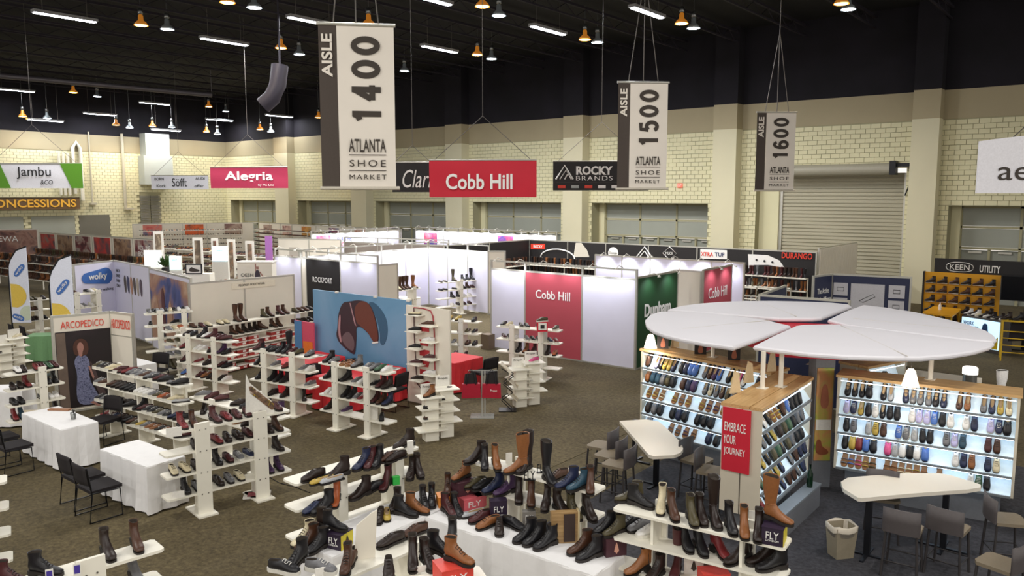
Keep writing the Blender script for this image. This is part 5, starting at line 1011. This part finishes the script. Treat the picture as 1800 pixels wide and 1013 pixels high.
box('print', hubp, .02, .28, -.012, 0, .45, 1.95, photo_mat('hike_print', ['#4f6b2c', '#a8b04a', '#c98a5a', '#8fa35a'], 2.2)); shape(hubp, 'printed_hiker', [(.08, 1.3), (.1, 1.62), (.15, 1.72), (.2, 1.62), (.23, 1.3)], mat('print_clay', '#a9654a', .6), y=-.016)
shape(hubp, 'printed_label', [(.03, .95), (.27, .95), (.27, 1.12), (.03, 1.12)], CARD, y=-.016); shape(hubp, 'printed_boot', [(.04, .55), (.25, .55), (.24, .63), (.14, .68), (.12, .8), (.05, .8)], mat('print_rust', '#8a4a2c', .6), y=-.018)
# red header ring and canopy
hr = thing('canopy', 'white four-petal round canopy over the lit shoe cases', 'canopy', (-4.0, 12.9, 0))
def wpoly(px, z): return [G(a, b, z) for a, b in px]
PET = [[(1390, 573), (1345, 562), (1290, 555), (1230, 549), (1185, 547), (1160, 548), (1143, 553), (1134, 562), (1136, 571), (1148, 580), (1170, 588), (1200, 595), (1240, 602), (1270, 606), (1290, 609), (1345, 590)],
       [(1174, 544), (1195, 538), (1225, 534), (1265, 531), (1310, 529), (1360, 529), (1410, 530), (1460, 532), (1492, 535), (1497, 538), (1470, 548), (1444, 558), (1430, 559), (1370, 559), (1290, 553), (1215, 547)],
       [(1455, 562), (1484, 548), (1517, 536), (1560, 541), (1610, 549), (1655, 559), (1700, 570), (1735, 582), (1748, 590), (1752, 596), (1745, 600), (1700, 596), (1640, 589), (1560, 580), (1490, 571)],
       [(1324, 608), (1360, 590), (1398, 573), (1412, 571), (1460, 570), (1500, 573), (1570, 582), (1640, 591), (1700, 598), (1748, 603), (1742, 608), (1715, 616), (1670, 623), (1620, 627), (1560, 627), (1490, 625), (1420, 620), (1360, 613)]]
SEAM = [((1200, 578), (1352, 563)), ((1340, 533), (1400, 556)), ((1500, 560), (1700, 580)), ((1478, 572), (1595, 626))]
canm = mat('canopy_fabric', '#e6e4ea', .7, noise=(1, .02))
for P_, (s0, s1) in zip(PET, SEAM):
    q = wpoly(P_, 2.5); ar = sum(q[i][0] * q[(i + 1) % len(q)][1] - q[(i + 1) % len(q)][0] * q[i][1] for i in range(len(q)))
    if ar < 0: q = q[::-1]
    q = [(x + 4.0, y - 12.9) for x, y in q]; cx_ = sum(p[0] for p in q) / len(q); cy_ = sum(p[1] for p in q) / len(q)
    mb = MB(); n = len(q); lv = [(.985, 2.43), (1.0, 2.455), (1.0, 2.48), (.985, 2.5), (.6, 2.515)]
    vs = [(cx_ + (x - cx_) * f, cy_ + (y - cy_) * f, z) for f, z in lv for x, y in q]
    fs = [(k * n + i, k * n + (i + 1) % n, (k + 1) * n + (i + 1) % n, (k + 1) * n + i) for k in range(4) for i in range(n)] + [tuple(range(n - 1, -1, -1)), tuple(range(4 * n, 5 * n))]
    mb.add(vs, fs, 0); pe = bld(mb, 'petal', canm, hr)
    a_, b_ = G(*s0, 2.515), G(*s1, 2.515); bld(MB().tube([(a_[0] + 4, a_[1] - 12.9, 2.512), (b_[0] + 4, b_[1] - 12.9, 2.512)], .006, 4), 'seam', mat('canopy_seam', '#cfc9c0', .7), pe)  # thin raised seam, a little darker than the petal fabric
hc = G(1418, 598, 2.25); hx = [(hc[0] + 4.0 + .95 * math.cos(a), hc[1] - 12.9 + .95 * math.sin(a)) for a in [math.pi * k / 3 + .35 for k in range(6)]]
bld(MB().prism(hx, 2.1, 2.41), 'red_header', REDB, hr)
for (x, y) in ((-4.12, 10.85), (-3.95, 11.1), (-2.38, 12.95), (-5.6, 12.45), (-4.1, 12.9)): bld(MB().tube([(x + 4, y - 12.9, 1.925), (x + 4, y - 12.9, 2.45)], .035, 8).box(x + 3.93, x + 4.07, y - 12.97, y - 12.83, 1.922, 1.93), 'pole', CPANEL, hr)
for (px_, py_, lab) in ((1142, 612, 'glowing white cone pendant at the left end of the lit cases'), (1594, 672, 'glowing white cone pendant before the right lit case')):
    x, y = G(px_, 560 if px_ < 1200 else 626, 2.45); c = 1.0 if px_ < 1200 else 1.0
    if px_ < 1200: x, y = -6.62, 12.15
    else: x, y = -2.42, 11.85
    zt = 2.0 if px_ < 1200 else 2.02
    p_ = thing('pendant_lamp', lab, 'lamp', (x, y, zt)); bld(MB().lathe([(.035, .24), (.06, .21), (.115, .0), (.11, 0)], n=16, cap=False), 'lamp_shade', mat('glass_shade', '#fff2dc', .5, emit=1.1), p_)
    bld(MB().lathe([(.0, .03), (.03, .05), (.02, .1)], n=10, cap=False), 'bulb', SPOT, p_); bld(MB().tube([(0, 0, .2), (0, 0, 2.44 - zt)], .006, 5), 'cord', WIRE, p_)
    point((x, y, zt - .03), 12, (1, .93, .82), .05)
# photo boards and wooden stands on the case tops
for k, (px_, py_) in enumerate(((1165, 612), (1231, 622), (1290, 632))):
    x, y = G(px_, py_, 1.93); o = thing('photo_board', 'small dark photo board standing on the left case top, %s' % orde(k, 3), 'picture', (x, y, 1.922), YAW - .1); box('board', o, -.1, .1, -.01, .015, 0, .27, mat('board_back', '#2b2422', .6)); shape(o, 'printed_figure', [(-.05, .02), (.05, .02), (.03, .15), (0, .2), (-.03, .14)], mat('print_clay', '#a9654a', .6), y=-.013)
for k, (px_, py_) in enumerate(((1186, 610), (1292, 690), (1316, 672), (1356, 652))):
    x, y = G(px_, py_, 1.93); o = bld(MB().plate([(-.09, 0), (.09, 0), (.05, .28), (-.02, .32)], -.012, .012), 'wooden_stand', mat('pale_wood', '#d5bd95', .5), loc=(x, y, 1.922), rz=YAW + .4); tag(o, 'pale wooden easel stand on the case tops, %s' % orde(k, 4), 'stand')
# things behind the cases
o = bld(MB().box(0, 1.0, 0, .5, 0.007, 1.6), 'cabinet', CPANEL, loc=(-3.0, 14.6, 0)); tag(o, 'plain cream cabinet behind the right lit case', 'cabinet')
lc = thing('light_column', 'polished metal light column with glowing top behind right case', 'lamp', (-2.02, 14.0, 0.007)); bld(MB().lathe([(.1, 0), (.1, 1.86)], n=20), 'column', STEEL, lc); bld(MB().lathe([(.11, 1.86), (.11, 1.95), (.09, 1.97)], n=20), 'glowing_cap', mat('glow_cap', '#fff7ee', .5, emit=2), lc)
box('stand_table', None, 0, 0, 0, 0, 0, 0, WHITE) if 0 else None
o = thing('side_table', 'small grey table behind the right lit case', 'table', (-1.75, 13.9, .007)); box('tabletop', o, -.05, .35, -.2, .2, 1.5, 1.53, GREYB); box('leg', o, .12, .18, -.03, .03, 0, 1.5, GREYB)
shoe('t', 'w', -1.66, 13.9, 1.537, D(-60), 'white tall boot behind the light column', None)
lit_case('rear lit case', 'small rear lit case glimpsed behind the canopy centre', (-3.35, 13.3), (-3.0, 14.3), ['fk fk fk _', 'fg fk _ _', 'fk _ _'], hi=False)
# high tables and stools
TB = mat('bar_top', '#ddd6c8', .4, noise=(2, .02)); LEGK = mat('table_leg_black', '#1b1c22', .4, .4)
def bar(label, px, z, legs):
    q = wpoly(px, z); cx_ = sum(p[0] for p in q) / len(q); cy_ = sum(p[1] for p in q) / len(q); t = thing('bar_table', label, 'table', (cx_, cy_, .007)); q = [(x - cx_, y - cy_) for x, y in q]
    if sum(q[i][0] * q[(i + 1) % len(q)][1] - q[(i + 1) % len(q)][0] * q[i][1] for i in range(len(q))) < 0: q = q[::-1]
    bld(MB().prism(q, z - .05, z), 'tabletop', TB, t)
    for u in legs: x, y = u[0] - cx_, u[1] - cy_; bld(MB().box(x - .035, x + .035, y - .035, y + .035, 0, z - .05), 'leg', LEGK, t); bld(MB().box(x - .3, x + .3, y - .025, y + .025, 0, .02).box(x - .025, x + .025, y - .25, y + .25, 0, .02), 'foot', LEGK, t)
bar('white counter table before the left lit case', [(1089, 741), (1135, 738), (1158, 742), (1170, 752), (1198, 780), (1201, 790), (1196, 797), (1185, 801), (1148, 803), (1140, 800)], .8, [(-6.75, 11.9), (-5.9, 11.1)])
bar('white counter table in front of the right lit case', [(1478, 848), (1490, 841), (1520, 838), (1590, 833), (1650, 833), (1670, 836), (1724, 853), (1724, 858), (1700, 862), (1600, 869), (1515, 877), (1508, 876), (1482, 860)], .8, [(-2.55, 10.55), (-1.82, 11.4)])
stm = mat('stool_grey', '#4b4545', .55); lgm = mat('stool_leg', '#332f2f', .5)
seat_me = MB().prism([(-.2, -.18), (-.14, -.22), (.14, -.22), (.2, -.18), (.2, .16), (-.2, .16)], .56, .6).mesh('seat', [mat('seat_beige', '#7c705d', .6)])
bk_ = MB(); vs = [(-.21 + .42 * i / 6, .17 + .035 * math.sin(math.pi * i / 6), z) for z in (.58, .72, .88) for i in range(7)]; n = len(vs)
bk_.add(vs + [(x, y + .02, z) for x, y, z in vs], [(j * 7 + i, j * 7 + i + 1, j * 7 + i + 8, j * 7 + i + 7) for j in range(2) for i in range(6)] + [(n + j * 7 + i + 7, n + j * 7 + i + 8, n + j * 7 + i + 1, n + j * 7 + i) for j in range(2) for i in range(6)] + [(14 + i, 15 + i, n + 15 + i, n + 14 + i) for i in range(6)] + [(0, 7, n + 7, n), (7, 14, n + 14, n + 7), (6, n + 6, n + 13, 13), (13, n + 13, n + 20, 20)], 0, True)
back_me = bk_.mesh('backrest', [stm]); leg_me = [MB().tube([(sx * .17, sy, .57), (sx * .2, sy * 1.2, 0)], .016, 6).mesh('leg', [lgm]) for sx in (-1, 1) for sy in (-.18, .15)]
rail_me = MB().tube([(-.19, -.2, .2), (.19, -.2, .2), (.19, .17, .2), (-.19, .17, .2)], .01, 5, close=True).mesh('foot_rail', [lgm])
def stool(x, y, rz, label):
    t = thing('counter_stool', label, 'stool', (x, y, .007), rz, 'grey counter stools'); obj('seat', seat_me, t); obj('backrest', back_me, t); obj('foot_rail', rail_me, t)
    for m_ in leg_me: obj('leg', m_, t)
def st_px(px_, py_, dd): x, y = G(px_, py_, .88); return x, y
for px_, py_, turn, lab in ((1586, 898, 172, 'grey counter stool with back to camera, left of the pair at the right table'), (1662, 895, 165, 'grey counter stool with back to camera, right of the pair at the right table'), (1742, 872, 110, 'grey counter stool at the right end of the right table'),
                            (1552, 828, 5, 'grey counter stool behind the right table'), (1078, 756, -115, 'grey counter stool at the left table, farthest of three'), (1093, 772, -115, 'grey counter stool at the left table, middle of three'), (1108, 787, -115, 'grey counter stool at the left table, nearest of three'),
                            (1206, 772, 60, 'grey counter stool on the right side of the left table, farther'), (1230, 790, 70, 'grey counter stool on the right side of the left table, nearer'), (1796, 958, -110, 'grey counter stool cut off at the right photo edge')):
    x, y = G(px_, py_, .88); rz_ = face_cam(x, y) + D(turn); x += math.sin(rz_) * .18; y -= math.cos(rz_) * .18; stool(x, y, rz_, lab)
x, y = G(1477, 978, .0); t = thing('waste_bin', 'beige waste bin with a loose liner bag beside the right table', 'bin', (x, y, .007), YAW + .2)
b_ = MB(); b_.add([(-.12, -.1, 0), (.12, -.1, 0), (.12, .1, 0), (-.12, .1, 0), (-.15, -.13, .42), (.15, -.13, .42), (.15, .13, .42), (-.15, .13, .42)], [(0, 3, 2, 1), (0, 1, 5, 4), (1, 2, 6, 5), (2, 3, 7, 6), (3, 0, 4, 7)]); bld(b_, 'body', mat('bin_beige', '#8e8470', .6), t)
ln = MB(); k_ = 20; rr = [[(.17 * math.copysign(abs(math.cos(a)) ** .6, math.cos(a)) * f, .15 * math.copysign(abs(math.sin(a)) ** .6, math.sin(a)) * f, z + .012 * math.sin(a * 5)) for a in [2 * math.pi * i / k_ for i in range(k_)]] for f, z in ((1.04, .36), (1.06, .43), (.98, .44), (.9, .3))]
ln.add([p for r in rr for p in r], [(j * k_ + i, j * k_ + (i + 1) % k_, (j + 1) * k_ + (i + 1) % k_, (j + 1) * k_ + i) for j in range(3) for i in range(k_)] + [tuple(3 * k_ + i for i in range(k_))], 0, True); bld(ln, 'bin_liner', mat('liner', '#c9bfae', .4), t)
o = bld(MB().box(0, .9, 0, .8, .007, .85), 'covered_case', mat('black_cover', '#15151c', .7), loc=(-.95, 12.35, 0)); tag(o, 'black covered case at the right end of the lit shelves', 'case')
# yellow table, lightbox counter, yellow rack
q = wpoly([(1622, 549), (1641, 538), (1690, 543), (1674, 556)], 1.12)
t = thing('bar_table', 'yellow table before the yellow boot wall', 'table', (q[0][0], q[0][1], 0)); qq = [(x - q[0][0], y - q[0][1]) for x, y in q]; bld(MB().prism(qq[::-1], 1.08, 1.12), 'tabletop', YEL, t)
for x, y in qq: bld(MB().tube([(x * .9 + .05, y * .9 + .05, 0), (x * .9 + .05, y * .9 + .05, 1.08)], .025, 6), 'leg', YELM, t)
o = bld(MB().lathe([(.04, 0), (.04, .14), (.015, .18), (.015, .22)], n=10), 'spray_bottle', CARD, loc=(*G(1652, 545, 1.12), 1.122)); tag(o, 'small white bottle on the yellow table', 'bottle')
a, b = (-4.28, 27.35), (-3.14, 26.7); rz, L = frame(a, b); t = thing('lightbox_counter', 'counter with a glowing blue lightbox front and cut boots on top', 'counter', (*a, 0), rz)
box('body', t, 0, L, .02, .5, 0, 1.0, mat('counter_grey', '#4a4542', .5)); box('lit_face', t, .03, L - .05, -.01, .02, .12, .95, mat('counter_glow', '#bfe0f5', .5, emit=.9)); text(t, 'WORK', .28, .8, .36, .12, mat('ink_navy2', '#1d3a78', .5), y=-.03, bold=.02); text(t, 'UNBOXED', .36, .66, .52, .12, mat('ink_navy2', '#1d3a78', .5), y=-.03, bold=.005)
shape(t, 'printed_boot', [(.6, .5), (.72, .62), (.75, .85), (.9, .86), (.92, .62), (1.0, .5), (.85, .42)], mat('print_deep_blue', '#1f4a7c', .5), y=-.03); shape(t, 'yellow_corner', [(.95, .14), (1.26 if L > 1.3 else L - .06, .14), (L - .06, .52)], mat('print_yellow', '#e8c51c', .5), y=-.03)
for k, c_ in enumerate('wdwcdwdkdw'):
    p = (a[0] + (b[0] - a[0]) * (k + .6) / 10.2 - math.sin(rz) * .2, a[1] + (b[1] - a[1]) * (k + .6) / 10.2 + math.cos(rz) * .2); shoe('as'[k % 2], c_, p[0], p[1], 1.0, rz - D(60), 'cut-open %s footwear sample on the lightbox counter, %s' % (COL[c_][0], orde(k, 10)), 'samples on the lightbox counter', False, sc_=.9)
yr = thing('display_rack', 'yellow metal frame rack with hanging clothes at right edge', 'rack', (-3.0, 25.8, 0), D(10))
fr = MB()
for x in (0, .62, 1.25):
    for y in (0, .5): fr.tube([(x, y, 0), (x, y, 1.15)], .022, 5)
for z in (.25, .45, .65, .85, 1.13): fr.tube([(0, 0, z), (1.25, 0, z)], .016, 5)
bld(fr, 'frame', YELM, yr); box('shelf', yr, -.02, 1.27, -.02, .52, 1.12, 1.15, YELM); bld(MB().plate([(.15, .55), (.55, .6), (.58, 1.1), (.2, 1.1)], .1, .35), 'hanging_clothes', BLACK, yr)
for k, c_ in enumerate('dkgd'): shoe('a', c_, -2.95 + .28 * k, 26.0 + .05 * k, 1.15, D(-60), 'dark boot on top of the yellow frame rack, %s' % orde(k, 4), 'boots on the yellow frame rack', False)

# ================================================================== NEAR BOOT BOOTH
cloth_table('long white cloth-covered table of the near boot booth', (-6.6, 6.6), (-4.2, 6.6), .6, CLOTH, h=.76)
cloth_table('white cloth-covered side table of the near boot booth', (-7.28, 5.2), (-6.63, 5.2), 1.98, CLOTH, h=.76)
rack('left rack of boot booth', (-7.68, 5.42), (-7.54, 7.3), (1.3, .98, .6), ['', '', ''], posts=(.33, .8), label='white slab-post rack at the left of the near boot booth', front=True, base=False)
rack('middle rack of boot booth', (-6.42, 7.42), (-4.68, 7.48), (1.3, .98), ['', ''], posts=(.28, .8), label='white rack behind the long table of the near boot booth', front=False, base=True)
rack('right rack of boot booth', (-4.3, 7.24), (-2.5, 7.42), (1.3, .98, .66), ['', '', ''], posts=(.24, .76), label='white rack at the right of the near boot booth', front=False)
a4 = G(560, 1022, .98); rack('front rack of boot booth', a4, (-5.85, 5.95), (.98, .62), ['', ''], posts=(.72,), label='low white single-post rack in front of the side table', top=1.06)
a5 = G(640, 1042, 1.15); b5 = G(850, 1006, 1.15); rack('nearest rack', a5, b5, (1.15,), [''], posts=(.2,), label='nearest white rack at the bottom photo edge', top=1.1)
C1 = lambda x, y: (480 + x / 3.709, 740 + y / 3.709); C2 = lambda x, y: (780 + x / 3.709, 740 + y / 3.709); C3 = lambda x, y: (1060 + x / 3.711, 740 + y / 3.711); C0 = lambda x, y: (x / 4.003, 760 + y / 4.003)
def put(C, x, y, z, k, c, hd, where, sc_=1.0, ws=False):
    X, Y = G(*C(x, y), z); shoe(k, c, X, Y, z + .001, face_cam(X, Y) - D(hd), '%s %s %s' % (COL[c][0], KN[k], where), 'shoes of the near boot booth', True, sc_=sc_ * (1.1 if z < 1.2 else 1.06), white_sole=ws)
LST = [
 (C1, 1.30, 'on the top shelf of the left rack', 'l d 60 265 385|f y 60 320 405|f s 60 385 400|a d 60 425 365|a n 40 580 310|a r 20 635 300|a k 20 682 290|l b 60 750 265|l d 60 800 262|a d 60 855 172'),
 (C1, .98, 'on the second shelf of the left rack', 'l n 55 275 595|a k 50 325 595|h o 10 410 545|a d 50 570 500|l k 60 655 462|h r 20 735 440|a d 10 900 368|h d -15 950 360'),
 (C1, .76, 'on the side table', 'a c 50 200 800|a b 50 225 825|a k 50 290 850|l d 10 695 650|f y 0 742 630|a d 20 795 575|a k -60 865 620|a t -60 940 600|a k -10 985 560|a k 0 1035 545'),
 (C1, .98, 'on the low front rack', 'l d 60 770 812|l b 60 925 750|a b 10 480 975|l b 20 510 930'),
 (C1, 1.15, 'at the bottom edge', 's k -55 70 990|a k 40 150 950|s g -55 310 985|h d 0 912 950|a d -20 1010 950|a k -60 1100 880|l d 0 755 1000|h k 10 1160 830'),
 (C2, 1.15, 'on the red box', ''),
 (C2, .76, 'on the long table', 'a r -30 35 610|a k -20 85 610|f s 60 190 620|l r 55 240 655|l t 55 290 695|l d 0 362 725|l k -50 455 700|a k 50 530 780|a k 50 595 800|a k 50 665 825|a b 55 890 860|a k 55 950 900'),
 (C2, 1.30, 'on the top shelf of the middle rack', 'h d 60 205 275|h k 0 268 305|h t -10 342 305|t t 65 470 340|t d 30 525 330|t k -25 690 405|l b 50 745 385|a n 55 805 435|a T 55 878 450|h b 0 955 460'),
 (C2, .98, 'on the second shelf of the middle rack', 'l O 60 205 435|l k 60 260 445|a n 55 325 465|a v 55 400 480|h d 0 490 520|h b 0 570 540|h d 10 668 570|a d -30 765 595|a O -25 850 625|h d -25 948 635'),
 (C3, 1.30, 'on the top shelf of the right rack', 'a O 80 170 530|a k -65 245 560|h c 5 380 590|h b -15 455 630|h O -15 580 665|h d -15 640 660|t d -15 730 680|h k -15 832 720|h t -5 920 745|h d 0 1012 765'),
 (C3, .98, 'on the second shelf of the right rack', 'l k 55 195 690|l g 55 245 715|s w 55 305 748|h k -20 540 830|h k -20 635 855|h R -35 765 885|h d 50 880 930|a d 60 1035 935|a k 60 1100 975'),
 (C3, .66, 'on the third shelf of the right rack', 'h t 60 230 1000|a d 30 340 1030|t r 10 475 1010|a b -30 705 1010'),
 (C0, 1.30, 'x', '')]
seen = {}
for C, z, where, sp_ in LST:
    its = [i.split() for i in sp_.split('|') if i]; nn = len(its); srt = sorted(range(nn), key=lambda i: float(its[i][3])); rk = {i: r for r, i in enumerate(srt)}
    for i, (k, c, hd, x, y) in enumerate(its): put(C, float(x), float(y), z, k, c, float(hd), where + ', ' + orde(rk[i], nn))
purp = mat('box_purple', '#2a1c33', .5); pinkb = mat('box_pink', '#d8636c', .5); gr = mat('box_grey', '#8a857e', .5); yb = mat('box_yellow', '#e0cf3c', .5); brn = mat('box_plum', '#4a2a33', .5); redbx = mat('box_coral', '#e04a3e', .5); kraft = mat('box_kraft', '#cdb98f', .5)
def fbox(C, x, y, z, w_, d_, h, m_, side, label, words=None, turn=20, bee=None, top=None, bee2=None):
    X, Y = G(*C(x, y), z); rz = face_cam(X, Y) + D(turn); t = thing('shoe_box', label, 'box', (X, Y, z + .001), rz, None)
    box('carton', t, -w_ / 2, w_ / 2, -d_ / 2, d_ / 2, 0, h, m_); 
    if side: box('side_label', t, w_ / 2, w_ / 2 + .003, -d_ / 2 + .003, d_ / 2 - .003, .003, h - .003, side)
    box('lid_edge', t, -w_ / 2 - .004, w_ / 2 + .004, -d_ / 2 - .004, d_ / 2 + .004, h, h + .006, top or m_)
    for k, (s_, zz, hh) in enumerate(words or []): text(t, s_, 0, h * zz, w_ * .6, hh, INKW, y=-d_ / 2 - .006)
    if bee: # winged insect emblem
        g = MB().plate([(0, h * .8), (.012, h * .66), (.03, h * .3), (.012, h * .25), (0, h * .15), (-.012, h * .25), (-.03, h * .3), (-.012, h * .66)][::-1], -d_ / 2 - .006, -d_ / 2 - .002)
        bld(g, 'insect_emblem', bee, t)
    if bee2: bld(MB().plate([(0, h * .85), (.015, h * .66), (.035, h * .3), (.012, h * .25), (0, h * .12), (-.012, h * .25), (-.035, h * .3), (-.015, h * .66)][::-1], -.004, 0), 'insect_emblem', bee2, t, loc=(w_ / 2 + .004, 0, 0), rz=D(90))
    return X, Y, rz
F2 = [('FLY', .6, .07), ('LONDON', .3, .018)]
X, Y, rz = fbox(C1, 435, 815, .76, .2, .22, .17, purp, yb, 'dark purple lettered shoe box with yellow end on side table', F2, -38, bee2=INKK)
for dx, c_ in ((-.04, 'd'), (.07, 'k')): shoe('a', c_, X + dx - .12, Y - .02, .76 + .18, face_cam(X, Y) + D(60), '%s ankle boot on top of the purple and yellow box' % COL[c_][0], None)
fbox(C1, 800, 415, .98, .09, .06, .1, mat('box_green', '#35b84a', .5), None, 'small bright green block on the second shelf of left rack', None, 20)
fbox(C1, 895, 212, 1.3, .07, .05, .16, CARD, None, 'small white card box at right of the left rack top', None, 20)
fbox(C2, 35, 545, .76, .3, .2, .13, mat('box_orange', '#e08a35', .5), mat('box_blue', '#4a5fb0', .5), 'orange and blue shoe box at the table corner', None, 10)
X, Y, rz = fbox(C2, 175, 560, .76, .3, .2, .14, pinkb, pinkb, 'coral pink shoe box at the left of the long table', [('FLY', .5, .07)], 30)
fbox(C2, 225, 545, .76, .12, .2, .14, pinkb, None, 'second coral pink shoe box behind the first', None, 30)
fbox(C2, 130, 470, .905, .26, .2, .17, brn, brn, 'plum shoe box with insect emblem stacked on pink box', None, 30, bee=mat('emblem_tan', '#d8a08a', .5))
X, Y = G(*C2(115, 470), .905); shoe('a', 't', X, Y, 1.085, face_cam(X, Y) + D(40) - D(90), 'tan suede bootie on top of the plum shoe box', None)
X, Y = G(*C2(35, 545), .76); shoe('a', 'b', X - .05, Y + .03, .9, face_cam(X, Y), 'brown boot on top of the orange and blue box', None)
fbox(C2, 355, 640, .76, .2, .12, .24, purp, kraft, 'black-purple lettered shoe box on the long table', F2, 8)
fbox(C2, 556, 680, .76, .15, .08, .17, gr, None, 'small grey lettered box on the long table', F2, 5)
X, Y, rz = fbox(C2, 1100, 860, .76, .24, .2, .2, brn, brn, 'plum shoe box with insect emblem at long table end', None, 25, bee=mat('emblem_tan', '#d8a08a', .5))
for dx, c_ in ((-.1, 'k'), (.02, 'O')): shoe('a', c_, X + dx, Y - .0, .97, face_cam(X, Y) - D(50), '%s ankle boot on top of the plum box at table end' % COL[c_][0], None)
X, Y, rz = fbox(C3, 1115, 785, 1.3, .2, .24, .17, purp, yb, 'dark purple lettered shoe box on the right rack top', F2, -8)
shoe('t', 't', X + .02, Y + .04, 1.48, face_cam(X, Y) + D(65), 'tall tan western boot standing on the dark purple box', None, True, sc_=1.0)
fbox(C3, 590, 1000, .66, .2, .02, .2, CARD, None, 'white card with insect emblem on right rack', None, 5, bee=INKK)
fbox(C3, 720, 1075, .66, .28, .2, .16, redbx, None, 'coral box at the bottom of the right rack', None, 20)
X, Y, rz = fbox(C2, 60, 1040, 1.15, .3, .26, .16, redbx, pinkb, 'bright coral shoe box at the bottom photo edge', [('FLY', .5, .07)], 20)
shoe('a', 't', X + .05, Y + .03, 1.318, face_cam(X, Y) + D(55), 'light tan ankle boot on top of the bright coral box', None, sc_=1.05)
# wooden framed display, metal letters, cards
X, Y = G(*C2(785, 795), .76); t = thing('carved_box', 'carved wooden framed box standing on the long table', 'box', (X, Y, .761), face_cam(X, Y) + .2)
box('frame', t, -.15, .15, -.02, .06, 0, .36, wood_mat('carved_wood', '#8a6a42', '#b8986a')); box('slot', t, -.01, .12, -.03, -.02, .02, .34, mat('slot_dark', '#3a2a24', .6)); box('edge', t, .15, .17, -.03, .07, 0, .37, kraft)
for k, (x, y) in enumerate(((560, 388), (643, 340))):
    X, Y = G(*C2(x, y), 1.3); t = thing('metal_letters', 'small dark free-standing lettering on middle rack, %s' % ('nearer' if k == 0 else 'farther'), 'sign', (X, Y, 1.301), face_cam(X, Y) + .1); box('base', t, -.07, .07, -.02, .02, 0, .012, BLACKM); text(t, 'FLY', 0, .06, .13, .1, BLACKM, y=0, bold=.01)
for k, (C, x, y, z, w_, h, lab) in enumerate(((C2, 425, 275, 1.3, .08, .13, 'small white card behind the tall tan boots'), (C2, 840, 370, 1.3, .11, .12, 'white price card behind the navy boots'), (C3, 440, 545, 1.3, .1, .13, 'white card behind the brown bootie on right rack'), (C3, 965, 680, 1.3, .12, .15, 'white card near the box on right rack'), (C1, 325, 1010, 1.15, .14, .08, 'small white card at the bottom edge'), (C1, 980, 985, 1.15, .16, .06, 'small white card left of the bright coral box'), (C0, 790, 1005, 1.3, .0, .0, '')
        )):
    if not lab: continue
    X, Y = G(*C(x, y), z); o = bld(MB().plate([(-w_ / 2, 0), (w_ / 2, 0), (w_ / 2, h), (-w_ / 2, h)], -.006, .006), 'price_card', CARD, loc=(X, Y, z + .001), rz=face_cam(X, Y) + .2); tag(o, lab, 'card')
X, Y = G(*C1(600, 900), .98); o = bld(MB().plate([(-.11, 0), (.1, .0), (.13, .5), (.08, .48), (-.08, .36)], -.008, .008), 'shelf_sign', CPANEL, loc=(X, Y, .981), rz=YAW + .3); tag(o, 'blank white curved-top card standing on the low front rack', 'sign')
for k, (x, y, c_) in enumerate(((355, 960, 0), (548, 920, 0))):
    X, Y = G(*C0(x, y), 1.42); o = bld(MB().plate([(-.03, -.06), (.03, -.06), (.03, .06), (-.03, .06)], -.003, .003).plate([(-.022, -.03), (.022, -.03), (.022, .045), (-.022, .045)], -.005, -.003, 1), 'price_tag', [CARD, mat('tag_purple', '#4a3a9a', .5)], loc=(X + .05, Y - .03, 1.38), rz=face_cam(X, Y)); tag(o, 'purple and white tag hanging on a boot, near left corner, %s one' % ('left', 'right')[k], 'tag')
fit_texts()
print('SHOES', SHC[0], 'OBJECTS', len(bpy.data.objects), 'DUP', [(k, len(v)) for k, v in LABELS.items() if len(v) > 1][:40])
